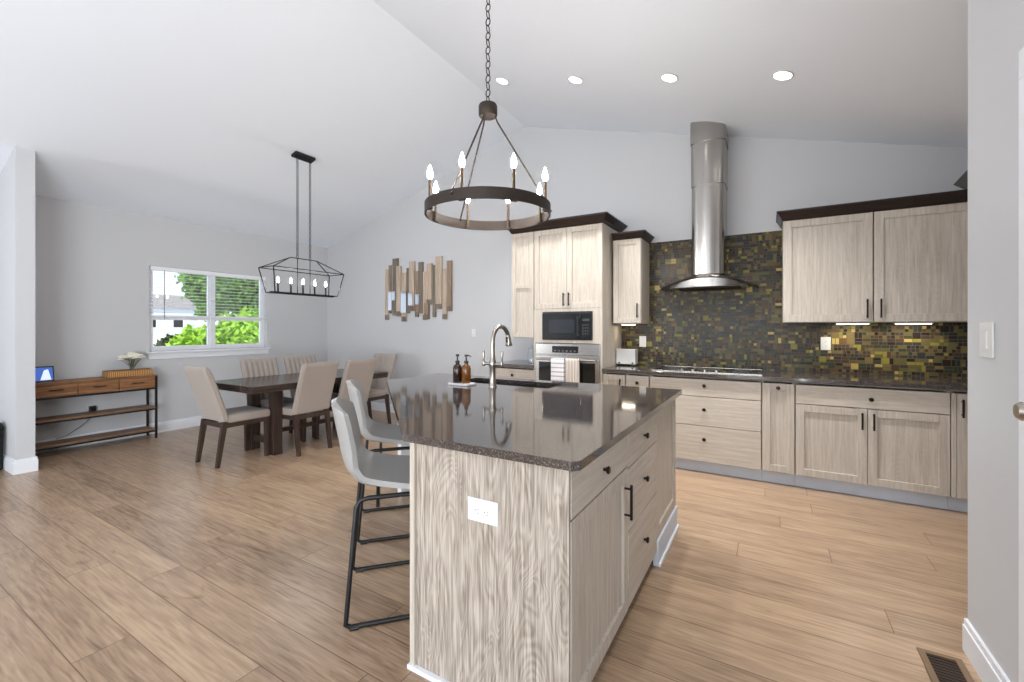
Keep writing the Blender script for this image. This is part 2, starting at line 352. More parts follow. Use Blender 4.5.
mb.hexa([(XL, 1.12, 0), (PX, 1.12, 0), (PX, 1.245, 0), (XL, 1.245, 0), (XL, 1.12, cz(XL)), (PX, 1.12, cz(PX)), (PX, 1.245, cz(PX)), (XL, 1.245, cz(XL))])
struct('wall_stub', mb, M['wall'], 'short white wall end at the left edge of the view')
def wallbox(x0, x1, y0, y1): return MB().hexa([(x0, y0, 0), (x1, y0, 0), (x1, y1, 0), (x0, y1, 0), (x0, y0, cz(x0)), (x1, y0, cz(x1)), (x1, y1, cz(x1)), (x0, y1, cz(x0))])
struct('wall_right', wallbox(.70, .82, YB, 2.50), M['wall'], 'white foreground wall at the right edge')
struct('wall_kitchen_return', wallbox(.82, XR, 2.38, 2.50), M['wall'])
struct('wall_kitchen_side', wallbox(XR, XR+.15, 2.38, W), M['wall'])
def baseboard(name, p0, p1, n, parent=None):   # p0->p1 along the wall, n points into the room
    p0, p1, n = Vector((*p0, 0)), Vector((*p1, 0)), Vector((*n, 0))
    m = MB()
    for t, z0, z1 in ((.016, 0, .105), (.011, .105, .13)):
        q = n*t; a = [p0, p1, p1+q, p0+q]
        m.hexa([(*v.xy, z0) for v in a]+[(*v.xy, z1) for v in a])
    return struct(name, m, M['trim'], parent=parent)
baseboard('baseboard_left', (XL, 1.245), (XL, W), (1, 0)); baseboard('baseboard_far', (XL, W), (-3.0, W), (0, -1))
mb = MB()
mb.box((XL, 1.104, 0), (PX+.016, 1.261, .105)); mb.box((XL, 1.109, .105), (PX+.011, 1.256, .13)); struct('baseboard_stub', mb, M['trim'])
baseboard('baseboard_right', (.70, 2.024), (.70, 2.50), (-1, 0))
# dining window
win = tag(bpy.data.objects.new('window_1', None), 'white double window over a green yard'); COL.objects.link(win); win['kind'] = 'structure'; win.location = (XL, (WY0+WY1)/2, WZ0)
def wl(a, b, bev=.003): o = Vector(win.location); return (tuple(Vector(a)-o), tuple(Vector(b)-o), bev)
mb = MB(); ym = (WY0+WY1)/2; x0, x1 = XL-.12, XL-.06
for a, b in (((x0, WY0, WZ0), (x1, WY0+.04, WZ1)), ((x0, WY1-.04, WZ0), (x1, WY1, WZ1)), ((x0, WY0+.04, WZ0), (x1, ym-.025, WZ0+.04)), ((x0, WY0+.04, WZ1-.04), (x1, ym-.025, WZ1)), ((x0, ym+.025, WZ0), (x1, WY1-.04, WZ0+.04)), ((x0, ym+.025, WZ1-.04), (x1, WY1-.04, WZ1)), ((x0, ym-.025, WZ0), (x1+.005, ym+.025, WZ1))): mb.box(*wl(a, b))
mb.build('window_frame', M['trim'], win)
zr = 1.45
mb = MB()
for y0, y1 in ((WY0+.04, ym-.025), (ym+.025, WY1-.04)):
    for a, b in (((x0+.01, y0+.022, zr-.02), (x1-.008, y1-.022, zr+.02)), ((x0+.01, y0+.022, WZ0+.04), (x1-.008, y1-.022, WZ0+.062)), ((x0+.01, y0, WZ0+.04), (x1-.008, y0+.022, WZ1-.04)), ((x0+.01, y1-.022, WZ0+.04), (x1-.008, y1, WZ1-.04))): mb.box(*wl(a, b, .002))
mb.build('sash', M['trim'], win)
for y0, y1 in ((WY0+.04, ym-.025), (ym+.025, WY1-.04)):
    MB().box(*wl((x0+.028, y0+.024, WZ0+.064), (x0+.032, y1-.024, WZ1-.042), 0)).build('pane', M['pane'], win)
mb = MB(); mb.box(*wl((XL-.06, WY0-.04, WZ0-.028), (XL+.045, WY1+.04, WZ0), .005)); mb.build('window_sill', M['trim'], win)
MB().box(*wl((XL, WY0-.02, WZ0-.10), (XL+.016, WY1+.02, WZ0-.028), .004)).build('apron', M['trim'], win)
# blinds
bl = empty('window_blind', (XL-.03, ym, WZ1), 'white horizontal blind half lowered over the dining window', 'blind')
MB().box((-.028, -(WY1-WY0)/2+.01, -.055), (.028, (WY1-WY0)/2-.01, -.002), .004).build('headrail', M['blind'], bl)
hw = (WY1-WY0)/2-.015
ns = 12
for i in range(ns):
    z = -.085-i*.0455
    m = MB(); m.sheet(lambda u, v: (-.023+.046*u, -hw+2*hw*v, z+.003*math.sin(u*math.pi)-.004*(u-.5)), 4, 1, .0025); m.build('slat', M['blind'], bl)
zb = -.085-ns*.0455
MB().box((-.025, -hw, zb-.012), (.025, hw, zb+.01), .004).build('bottom_rail', M['blind'], bl)
for y in (-hw+.15, 0, hw-.15): MB().cyl((.026, y, -.05), (.026, y, zb), .0012, seg=6).build('ladder_cord', M['blind'], bl)
MB().cyl((.034, -hw+.14, -.05), (.034, -hw+.14, -.68), .004, seg=8).build('tilt_wand', M['socket'], bl)
# right-hand door
d1 = bpy.data.objects.new('door_1', None); COL.objects.link(d1); d1['kind'] = 'structure'; d1['label'] = 'white door at the right edge'; d1.location = (.70, 1.445, 0)
m = MB()
m.box((-.018, .485, 0), (0, .577, 2.115), .003); m.box((-.018, -.577, 0), (0, -.485, 2.115), .003); m.box((-.018, -.577, 2.115), (0, .577, 2.205), .003); m.build('casing', M['trim'], d1)
m = MB(); m.box((-.008, -.485, .01), (-.001, .484, 2.114), .002)
for z0, z1 in ((.2, .9), (1.05, 1.9)):
    for y0, y1 in ((-.38, -.05), (.05, .38)): m.box((-.014, y0, z0), (-.004, y1, z1), .004)
dl = m.build('door_leaf', M['door'], d1)
m = MB(T((-.008, .425, 1.08)) @ Matrix.Rotation(R(-90), 4, 'Y')); m.lathe([(.03, 0), (.03, .006), (.012, .01), (.01, .03), (.024, .04), (.028, .055), (.02, .066)], seg=20); m.build('door_knob', M['nickel'], dl, True)
# wall behind: three tall window frames around the daylight
for k, wx in enumerate((-3.3, -1.0)):
    m = MB()
    for a, b in (((wx-.95, YB, .4), (wx-.86, YB+.04, 2.9)), ((wx+.86, YB, .4), (wx+.95, YB+.04, 2.9)), ((wx-.95, YB, .4), (wx+.95, YB+.04, .49)), ((wx-.95, YB, 2.81), (wx+.95, YB+.04, 2.9))): m.box(a, b, .004)
    struct('window_%d' % (k+2), m, M['trim'])
# ------------------------------------------------------------ backsplash
m = MB(); m.box((-1.465, W-.008, .914), (XR, W, 1.372)); m.box((-1.15, W-.008, 1.372), (.10, W, 2.265)); struct('trim_1', m, M['tile'], 'brown and olive glass mosaic backsplash')
# ------------------------------------------------------------ cabinet pieces, built facing -Y in local x/z, y=0 is the front plane of the carcass
DT = .02
def shaker(mtx, x0, x1, z0, z1, parent, mat=None, fr=.058, midrail=None, name='door'):
    m = MB(mtx); f = min(fr, (x1-x0)*.28)
    m.box((x0, -DT, z0), (x0+f, 0, z1), .0015, 1); m.box((x1-f, -DT, z0), (x1, 0, z1), .0015, 1)
    m.box((x0+f, -DT, z0), (x1-f, 0, z0+fr), .0015, 1); m.box((x0+f, -DT, z1-fr), (x1-f, 0, z1), .0015, 1)
    if midrail: m.box((x0+f, -DT, midrail-fr/2), (x1-f, 0, midrail+fr/2), .0015, 1)
    m.box((x0+f-.002, -.007, z0+fr-.002), (x1-f+.002, -.001, z1-fr+.002))
    return m.build(name, mat or M['cab'], parent)
def slab(mtx, x0, x1, z0, z1, parent, mat):
    return MB(mtx).box((x0, -DT, z0), (x1, 0, z1), .002, 1).build('drawer', mat, parent)
def pull(mtx, x, z0, z1, parent):
    m = MB(mtx); m.box((x-.006, -DT-.036, z0), (x+.006, -DT-.025, z1), .002)
    for z in (z0+.018, z1-.018): m.cyl((x, -DT, z), (x, -DT-.028, z), .005, seg=8)
    return m.build('pull', M['bronze'], parent)
def knob(mtx, x, z, parent, bar=False):
    m = MB(mtx); m.cyl((x, -DT, z), (x, -DT-.018, z), .006, seg=10)
    if bar: m.cyl((x-.002, -DT-.016, z), (x+.002, -DT-.016, z), .006, seg=8); m.lathe([(.006, 0)], seg=3) if False else None
    q = Matrix.Translation((x, -DT-.015, z)) @ Matrix.Rotation(R(90), 4, 'X')
    bm2 = bmesh.ops.create_cone(m.bm, cap_ends=True, segments=18, radius1=.010, radius2=.016, depth=.008, matrix=q)
    bmesh.ops.create_cone(m.bm, cap_ends=True, segments=18, radius1=.016, radius2=.011, depth=.006, matrix=Matrix.Translation((x, -DT-.022, z)) @ Matrix.Rotation(R(90), 4, 'X'))
    return m.build('knob', M['bronze'], parent, True)
YF = 4.32    # carcass front of the range wall
def base_cab(x0, x1, label, fn):
    t = empty('base_cabinet', (x0, YF, 0), label, 'cabinet', 'base cabinets along the range wall')
    w = x1-x0
    m = carcass(w, W-.002-YF, .10, .884); m.build('body', M['cab'], t)
    MB().box((0, .05, 0), (w, .065, .10)).build('toe_kick', M['toe'], t)
    fn(t, w); return t
I4 = Matrix.Identity(4)
G = .0038
def f_door_pull(t, w):
    d = shaker(I4, G, w-G, .112, .858, t); pull(I4, w-.05, .70, .82, d)
def f_door_knob(t, w):
    a = slab(I4, G, w-G, .70, .858, t, M['cabh']); knob(I4, w/2, .79, a); d = shaker(I4, G, w-G, .112, .694, t); pull(I4, w-.05, .53, .65, d)
def f_three(t, w):
    for z0, z1 in ((.703, .858), (.437, .697), (.112, .431)):
        a = slab(I4, G, w-G, z0, z1, t, M['cabh'])
        knob(I4, .487, {.703: .80, .437: .585, .112: .315}[z0], a)
def f_pullout(t, w):
    d = shaker(I4, G, w-G, .112, .858, t); knob(I4, w/2, .822, d)
def f_double(t, w):
    a = slab(I4, G, w-G, .703, .858, t, M['cabh']); knob(I4, w/2+.02, .775, a)
    d = shaker(I4, G, w/2-G/2, .112, .697, t); pull(I4, w/2-.035, .54, .67, d)
    d = shaker(I4, w/2+G/2, w-G, .112, .697, t); pull(I4, w/2+.035, .54, .67, d)
def f_last(t, w):
    MB().box((0, -DT, .112), (.027, .01, .858), .0015, 1).build('filler_strip', M['cab'], t)
    d = shaker(I4, .03, .40, .112, .858, t); pull(I4, .055, .69, .82, d); d = shaker(I4, .406, w-G, .112, .858, t); pull(I4, .45, .69, .82, d)
def carcass(w, d, z0, z1, left=.03, right=.03):
    m = MB(); t_ = .018
    m.box((0, left, z0), (t_, d, z1)); m.box((w-t_, right, z0), (w, d, z1)); m.box((t_, .03, z0), (w-t_, d, z0+t_)); m.box((t_, .03, z1-t_), (w-t_, d, z1)); m.box((t_, d-.01, z0+t_), (w-t_, d, z1-t_)); m.box((t_, .06, (z0+z1)/2), (w-t_, d-.01, (z0+z1)/2+t_))
    return m
base_cab(-1.467, -1.233, 'narrow single-door base cabinet beside the oven tower', f_door_pull)
base_cab(-1.231, -1.003, 'narrow base cabinet with a knobbed drawer left of the cooktop drawers', f_door_knob)
base_cab(-1.001, -.062, 'wide three-drawer base cabinet under the cooktop', f_three)
base_cab(-.060, .178, 'slim pull-out base cabinet with one panel door and a top knob', f_pullout)
base_cab(.180, 1.118, 'double-door base cabinet with one wide drawer on top', f_double)
base_cab(1.120, XR-.003, 'base cabinet at the right end, partly hidden by the foreground wall', f_last)
ct = tag(MB().box((-1.467, 4.27, .884), (XR-.002, W-.009, .914), .003).build('countertop', M['quartz']), 'dark speckled stone countertop along the mosaic wall', 'countertop')
def crown(t, x0, x1, y0, y1, z0, z1, out=.06, left=True):
    m = MB(); l = out if left else 0
    steps = [(0, 0), (.012, .15), (.02, .35), (out*.8, .78), (out, .85), (out, 1)]
    for (a, p), (b, q) in zip(steps, steps[1:]):
        la, lb = (a, b) if left else (0, 0)
        za, zb_ = z0+(z1-z0)*p, z0+(z1-z0)*q
        if q == p: continue
        m.hexa([(x0-la, y0-a, za), (x1+a, y0-a, za), (x1+a, y1, za), (x0-la, y1, za), (x0-lb, y0-b, zb_), (x1+b, y0-b, zb_), (x1+b, y1, zb_), (x0-lb, y1, zb_)])
    return m.build('crown_molding', M['crown'], t)
# right upper cabinet
YU = 4.59
t = empty('upper_cabinet', (.10, YU, 1.372), 'wide two-door upper cabinet with dark crown, right of the range hood', 'cabinet', 'upper cabinets')
carcass(1.79, W-.002-YU, 0, .92, 0, 0).build('body', M['cab'], t)
d = shaker(I4, G, .623, .004, .90, t, fr=.062); pull(I4, .585, .035, .19, d)
d = shaker(I4, .631, 1.245, .004, .90, t, fr=.062); pull(I4, .672, .035, .19, d)
d = shaker(I4, 1.25, 1.787, .004, .90, t, fr=.062); pull(I4, 1.745, .035, .19, d)
crown(t, 0, 1.79, -.022, W-.002-YU, .905, .985, .05)
# small upper cabinet
t = empty('upper_cabinet', (-1.445, YU, 1.372), 'small single-door upper cabinet between the oven tower and the hood', 'cabinet', 'upper cabinets')
carcass(.295, W-.002-YU, 0, .905, 0, 0).build('body', M['cab'], t)
d = shaker(I4, G, .292, .004, .885, t, fr=.05); pull(I4, .262, .06, .21, d)
crown(t, 0, .295, -.022, W-.002-YU, .885, .955, .055, left=False)
# oven tower
TX0, TX1 = -2.255, -1.47; TW = TX1-TX0; TD = W-.002-YF
t = empty('oven_tower_cabinet', (TX0, YF, 0), 'tall oak tower cabinet holding the microwave and wall oven', 'cabinet')
m = MB(); m.box((0, 0, .10), (.02, TD, 2.41)); m.box((TW-.02, 0, .10), (TW, TD, 2.41)); m.box((.02, TD-.01, .10), (TW-.02, TD, 2.41))
for z in (.10, .47, 1.165, 1.51, 2.39): m.box((.02, 0, z), (TW-.02, TD-.01, z+.02))
m.build('body', M['cab'], t)
MB().box((0, .05, 0), (TW, .065, .10)).build('toe_kick', M['toe'], t)
m = MB(); m.box((.0, -DT, 1.163), (.105, 0, 1.53), .001, 1); m.box((TW-.105, -DT, 1.163), (TW, 0, 1.53), .001, 1); m.box((.105, -DT, 1.163), (TW-.105, 0, 1.195), .001, 1); m.box((.105, -DT, 1.50), (TW-.105, 0, 1.53), .001, 1)
m.box((0, -DT, .10), (.03, 0, 1.163)); m.box((TW-.03, -DT, .10), (TW, 0, 1.163)); m.build('face_frame', M['cab'], t)
d = shaker(I4, G, TW/2-G/2, 1.533, 2.395, t); pull(I4, TW/2-.03, 1.56, 1.70, d)
d = shaker(I4, TW/2+G/2, TW-G, 1.533, 2.395, t); pull(I4, TW/2+.03, 1.56, 1.70, d)
a = slab(I4, .032, TW-.032, .115, .465, t, M['cabh']); knob(I4, TW/2, .3, a)
crown(t, -.287, TW, -.022, TD, 2.40, 2.485, .075)
# narrow tall cabinet left of the tower
t = empty('upper_cabinet', (-2.545, YF, 1.215), 'narrow two-panel upper cabinet left of the oven tower', 'cabinet', 'upper cabinets')
carcass(.287, TD, 0, 1.183, 0, .03).build('body', M['cab'], t)
shaker(I4, G, .284, .004, 1.18, t, fr=.05, midrail=.58)
# coffee counter left of the tower
t = empty('base_cabinet', (-2.80, YF, 0), 'low base cabinet left of the oven tower', 'cabinet', 'base cabinets along the range wall')
carcass(.543, TD, .10, .884, 0, .03).build('body', M['cab'], t); MB().box((0, .05, 0), (.543, .065, .10)).build('toe_kick', M['toe'], t)
a = slab(I4, G, .54, .72, .858, t, M['cabh']); knob(I4, .27, .79, a); d = shaker(I4, G, .54, .112, .714, t); pull(I4, .50, .55, .67, d)
tag(MB().box((-2.83, 4.27, .884), (-2.257, W-.002, .914), .003).build('countertop', M['quartz']), 'short dark countertop left of the oven tower', 'countertop')
j = empty('glass_canister', (-2.36, 4.45, .914), 'clear glass canister on the short counter beside the oven', 'jar')
MB().lathe([(.035, 0), (.05, .01), (.052, .13), (.04, .15), (.04, .16)], seg=20).build('jar', M['clear'], j, True)
MB().lathe([(.042, .161), (.044, .17), (.02, .185), (.012, .21), (.004, .214)], seg=20).build('lid', M['clear'], j, True)
# microwave
t = empty('microwave', (-2.147, YF-.03, 1.197), 'black built-in microwave above the wall oven', 'microwave')
mw, mh = .575, .301
MB().box((0, 0, 0), (mw, .40, mh), .004).build('case', M['blackp'], t)
dd = MB().box((.004, -.014, .006), (mw*.77, 0, mh-.02), .004).build('door', M['blackglass'], t)
MB().box((.09, -.0155, .075), (mw*.66, -.0135, mh-.085), .0).build('door_window', plain('microwave window mesh', rgb(38, 42, 48), .10, noise=.05), dd)
cp = MB().box((mw*.775, -.014, .006), (mw-.004, 0, mh-.02), .004).build('control_panel', M['blackglass'], t)
m = MB()
for r_ in range(4):
    for c_ in range(3): m.box((mw*.82+c_*.025, -.0165, .06+r_*.03), (mw*.82+c_*.025+.016, -.0138, .06+r_*.03+.016), .001, 1)
m.build('keypad', plain('grey keys', rgb(44, 44, 48), .4, noise=.05), cp)
MB().box((mw*.82, -.016, .20), (mw*.95, -.0138, .225)).build('display', emis('dim clock', rgb(40, 56, 60), .06), cp)
MB().cyl((mw*.745, -.045, .04), (mw*.745, -.045, mh-.05), .007, seg=10).box((mw*.738, -.045, .05), (mw*.752, -.012, .06)).box((mw*.738, -.045, mh-.07), (mw*.752, -.012, mh-.06)).build('door_handle', M['blackp'], dd, True)
# wall oven
t = empty('wall_oven', (-2.222, YF-.03, .495), 'stainless steel wall oven with two towels on its handle', 'oven')
ow, oh = .732, .662
MB().box((0, .005, 0), (ow, .50, oh), .002).build('case', M['steel'], t)
cp = MB().box((0, -.012, .545), (ow, .004, oh), .004).build('control_panel', M['steel'], t)
MB().box((.20, -.0145, .567), (.50, -.0115, .637)).build('display', M['blackglass'], cp)
okey = plain('oven keys', rgb(110, 110, 112), .4, noise=.05)
for k in range(6): MB().box((.225+k*.045, -.0158, .582), (.245+k*.045, -.014, .592)).build('button', okey, cp)
dd = MB().box((0, -.022, .012), (ow, .004, .535), .004).build('door', M['steel'], t)
MB().box((.045, -.0245, .06), (ow-.045, -.021, .465), .002).build('door_window', M['blackglass'], dd)
m = MB(); m.cyl((.03, -.065, .497), (ow-.03, -.065, .497), .011, seg=14)
for x in (.06, ow-.06): m.cyl((x, -.022, .497), (x, -.065, .497), .008, seg=10)
m.build('handle', M['steel'], dd, True)
def towel(x0, x1, mat, label, drop):
    o = Vector((x0, YF-.03-.065, .495+.497)); w_ = x1-x0
    L1 = [(.016, -.30), (.0155, -.12), (.0150, 0), (.011, .011), (0, .015), (-.011, .011), (-.0150, 0), (-.016, -.12), (-.018, -drop)]
    def f(u, v):
        k = u*(len(L1)-1); i = min(int(k), len(L1)-2); s = k-i
        y = L1[i][0]*(1-s)+L1[i+1][0]*s; z = L1[i][1]*(1-s)+L1[i+1][1]*s
        return (w_*v, y+(.003*math.sin(v*19)*min(1, abs(z)*8) if u > .5 else 0), z)
    m = MB(); m.sheet(f, 40, 24, .0035); ob = m.build('dish_towel', mat, None, True); ob.location = o
    return tag(ob, label, 'towel', 'towels on the oven handle')
towel(-2.005, -1.855, M['towelA'], 'white dish towel with grey bands, left one on the oven handle', .42)
towel(-1.842, -1.69, M['towelB'], 'tan vertically striped dish towel, right one on the oven handle', .44)
# range hood
HX = -.525
t = empty('range_hood', (HX, W, 1.72), 'stainless chimney range hood with a curved canopy over the cooktop', 'range hood')
def dshape(w_, d_, n=14):   # plan outline with rounded front corners
    r_ = .06; P = [(-w_/2, -.001), (-w_/2, -d_+r_)]
    for k in range(1, n): a = math.pi+k/n*math.pi/2; P.append((-w_/2+r_+r_*math.cos(a), -d_+r_+r_*math.sin(a)))
    bulge = .02
    for k in range(1, 9): u = k/9; P.append((-w_/2+r_+(w_-2*r_)*u, -d_-bulge*math.sin(u*math.pi)))
    for k in range(1, n): a = 1.5*math.pi+k/n*math.pi/2; P.append((w_/2-r_+r_*math.cos(a), -d_+r_+r_*math.sin(a)))
    P += [(w_/2, -d_+r_), (w_/2, -.001)]; return P
ztop = cz(HX)-1.72-.0
MB().prism(dshape(.300, .33),   .13, 1.0).build('lower_chimney', M['steel'], t, True)
MB().prism(dshape(.310, .336), 1.0, 1.42).build('upper_chimney', M['steel'], t, True)
cw = MB(); P = dshape(.322, .342)
lo = [cw.bm.verts.new((x, y, 1.42)) for x, y in P]; hi = [cw.bm.verts.new((x, y, cz(HX+x)-1.72-.001)) for x, y in P]
for i in range(len(P)): k = (i+1) % len(P); cw.bm.faces.new((lo[i], lo[k], hi[k], hi[i]))
cw.bm.faces.new(lo[::-1]); cw.bm.faces.new(hi); cw.build('ceiling_collar', M['steel'], t, True)
def arc(w_, h_, u): x = (u-.5)*w_; return x, h_*(1-(2*u-1)**2)
m = MB(); n = 24; secs = []
for i in range(n+1):
    u = i/n; x, z = arc(.70, .115, u)
    d_ = .36+.10*(1-(2*u-1)**2)
    secs.append([m.bm.verts.new(p) for p in ((x, -.002, 0), (x, -d_, 0), (x, -d_, .018+z*.55), (x, -d_+.05, .022+z*.85), (x, -.002, .022+z))])
for A, B in zip(secs, secs[1:]):
    for k in range(5): m.bm.faces.new((A[k], A[(k+1) % 5], B[(k+1) % 5], B[k]))
m.bm.faces.new(secs[0]); m.bm.faces.new(secs[-1][::-1]); m.build('canopy', M['steel'], t, True)
MB().box((-.28, -.40, -.008), (.28, -.06, .002), .003).build('grease_filter', M['iron'], t)
def gf(u, v): x, z = arc(.86, .10, u); return (x, -.003-v*(.42+.05*(1-(2*u-1)**2)), .022+z*1.0-.03)
MB().sheet(gf, 30, 6, .006).build('glass_visor', M['smoke'], t, True)
# cooktop
t = empty('cooktop', (-.52, 4.59, .914), 'black glass cooktop with a steel edge under the range hood', 'cooktop')
MB().box((-.455, -.25, 0), (.455, .25, .008), .002).build('glass_top', M['blackglass'], t)
m = MB()
m.box((-.462, -.262, 0), (.462, -.25, .011), .002); m.box((-.462, .25, 0), (.462, .258, .011), .002); m.box((-.462, -.25, 0), (-.455, .25, .011)); m.box((.455, -.25, 0), (.462, .25, .011)); m.build('steel_frame', M['steel'], t)
for x in (-.20, -.10, 0, .10): MB().lathe([(.018, .008), (.018, .018), (.014, .024)], (x, -.19, 0), 16).build('control_knob', M['steel'], t, True)
m = MB()
for x, y, r_ in ((-.3, .1, .09), (-.28, -.09, .07), (0, .06, .11), (.3, .1, .08), (.29, -.09, .07)): m.lathe([(r_, .0081), (r_, .0086), (r_-.004, .0086)], (x, y, 0), 28)
m.build('burner_ring', plain('grey burner print', rgb(66, 66, 68), .3, noise=.05), t)
# white box, plates, switches
t = empty('bread_box', (-1.358, 4.80, .914), 'white tabletop box with two dark knobs at the foot of the mosaic', 'box')
MB().box((-.105, -.06, .016), (.105, .06, .178), .006).build('case', M['white'], t)
for x in (-.07, .075): MB().cyl((x, -.068, .03), (x, -.06, .03), .009, seg=12).build('knob', M['bronze'], t)
for x in (-.09, .09): MB().box((x-.01, -.05, 0), (x+.01, .05, .016)).build('foot', M['blackp'], t)
def plate(mtx_loc, rz, w_, h_, label, kind, n=1, name='outlet', wide=False):
    t = empty(name, mtx_loc, label, kind, None, rz)
    p = MB().box((-w_/2, -.006, -h_/2), (w_/2, 0, h_/2), .002).build('plate', M['white'], t)
    for i in range(n):
        if name == 'light_switch': MB().box((-.016, -.010, -.033), (.016, -.005, .033), .002).build('rocker', M['white'], p); continue
        dx, dz = ((-.02+.04*i, 0) if wide else (0, -.02+.04*i))
        m = MB(); m.lathe([(.0165, 0), (.0165, .003), (.015, .003)], seg=20)
        bmesh.ops.transform(m.bm, matrix=T((dx, -.005, dz)) @ Matrix.Rotation(R(90), 4, 'X'), verts=m.bm.verts); m.build('socket', M['white'], p, True)
        m = MB()
        for q in (-.006, .006): m.box((dx-.004+(-.0 if wide else 0)+(0 if wide else q)+.003, -.0086, dz-.004+(q if wide else 0)), (dx-.002+.003+(.006 if wide else 0)+(0 if wide else q), -.0078, dz+(.0035 if not wide else -.002)+(q if wide else 0)))
        m.cyl((dx-(.009 if wide else 0), -.0086, dz-(0 if wide else .009)), (dx-(.009 if wide else 0), -.0078, dz-(0 if wide else .009)), .0025, seg=8); m.build('slots', M['socket'], p)
    return t
plate((.442, W-.009, 1.182), 0, .075, .12, 'white outlet on the mosaic under the right upper cabinet', 'outlet', 2)
plate((-1.222, W-.009, 1.175), 0, .075, .12, 'white switch plate on the mosaic under the small upper cabinet', 'switch', 1, 'light_switch')
plate((-3.534, W-.001, 1.256), 0, .07, .11, 'white outlet on the plain wall left of the kitchen cabinets', 'outlet', 2)
plate((.699, 2.303, 1.28), R(-90), .115, .13, 'white switch plate on the foreground wall at right', 'switch', 1, 'light_switch')
plate((-.870, 1.2745, .681), 0, .128, .082, 'white outlet on the end panel of the island', 'outlet', 2, wide=True)
# under-cabinet lights
def strip(x, y, z, w_, label):
    t = empty('under_cabinet_light', (x, y, z), label, 'light', 'under-cabinet lights')
    MB().box((-w_/2-.01, -.025, -.012), (w_/2+.01, .025, 0), .002).build('housing', M['white'], t)
    MB().box((-w_/2, -.016, -.016), (w_/2, .016, -.012)).build('diffuser', M['puck'], t)
    light('cabinet_lamp', 'AREA', (x, y, z-.02), (7 if w_ > .2 else 2.5)*w_, (1, .90, .76), (0, 0, 0), shape='RECTANGLE', size=w_, size_y=.03).parent = None
strip(.62, 4.80, 1.372, .22, 'left light strip under the wide upper cabinet'); strip(1.02, 4.80, 1.372, .22, 'right light strip under the wide upper cabinet'); strip(-1.33, 4.76, 1.372, .14, 'light strip under the small upper cabinet')
# grey panel above the right crown
t = MB(T((1.36, 4.72, 2.467)) @ Matrix.Rotation(R(-8), 4, 'X') @ Matrix.Rotation(R(38), 4, 'Y')).box((-.085, -.008, -.085), (.085, .008, .085), .002).build('decor_tile', M['panelgrey'])
t.location.z = -.0; tag(t, 'dark grey square tile tilted on its corner on top of the right upper cabinet', 'decoration')
# ------------------------------------------------------------ island
t = isl = empty('kitchen_island', (-1.22, 1.28, 0), 'whitewashed oak kitchen island with drawers and a long diagonal seating side', 'island')
o = Vector(isl.location); XI = -.562     # carcass face on the aisle side
def IB(): return MB(T(-o))
body = [(-1.20, 1.286), (XI, 1.285), (XI, 3.065), (-2.48, 3.065), (-2.48, 2.78)]
body[1] = (XI-.03, 1.286); body[2] = (XI-.03, 3.065)
m = IB(); m.prism(body, .09, .884, top=False); m.build('body', M['cab'], isl)
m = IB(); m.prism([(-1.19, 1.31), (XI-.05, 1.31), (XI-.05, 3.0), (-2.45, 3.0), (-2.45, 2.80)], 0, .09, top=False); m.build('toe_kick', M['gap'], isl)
m = IB(); m.box((-1.19, 1.275, .0), (-.546, 1.286, .884)); m.box((-.565, 1.268, 0), (-.542, 1.276, .884), .001, 1); m.build('end_panel', M['panel'], isl)
IB().box((-1.208, 1.262, 0), (-1.184, 1.29, .884), .002).build('corner_post', M['cab'], isl)
m = IB(); m.box((-1.216, 1.255, 0), (-.545, 1.275, .018), .002); m.build('shoe_molding', M['trim'], isl)
IB().box((-2.52, 2.50, 0), (-2.482, 3.065, .884), .002).build('support_panel', M['trim'], isl)
MI = T(-o) @ T((XI, 0, 0)) @ Matrix.Rotation(R(90), 4, 'Z')      # local x -> +Y, local -y -> +X
a = slab(MI, 1.288, 1.930, .715, .868, isl, M['caby']); knob(MI, 1.60, .79, a)
d = shaker(MI, 1.288, 1.930, .075, .709, isl); pull(MI, 1.875, .50, .65, d)
for z0, z1, zk in ((.703, .868, .79), (.418, .697, .575), (.078, .412, .27)):
    a = slab(MI, 1.936, 2.50, z0, z1, isl, M['caby']); knob(MI, 2.215, zk, a)
shaker(MI, 2.506, 3.0655, .145, .868, isl, fr=.06, name='aisle_end_panel')
m = IB(); m.box((XI, 2.50, 0), (XI+.03, 3.07, .14), .002); m.build('base_molding', M['toe'], isl); IB().box((XI+.03, 2.50, 0), (XI+.042, 3.07, .02), .002).build('shoe_molding', M['trim'], isl)
# kitchen-side doors of the island, seen only from the range side
MF = T(-o) @ T((0, 3.065, 0)) @ Matrix.Rotation(R(180), 4, 'Z')
for k in range(3):
    d = shaker(MF, .60+k*.62, 1.20+k*.62, .10, .868, isl); pull(MF, 1.15+k*.62, .66, .80, d)
outer = [(-2.60, 2.46), (-1.228, 1.25)]
for k in range(7): a = R(-90+k*15); outer.append((-.505-.03+.03*math.cos(a), 1.25+.03+.03*math.sin(a)))
outer += [(-.505, 3.085), (-2.60, 3.085)]
SX0, SX1, SY0, SY1 = -2.09, -1.30, 2.68, 2.965
m = MB(); m.prism(outer, .884, .914, hole=[(SX0, SY0), (SX0, SY1), (SX1, SY1), (SX1, SY0)])
tag(m.build('island_countertop', M['quartz']), 'glossy dark speckled stone top of the angled kitchen island', 'countertop')
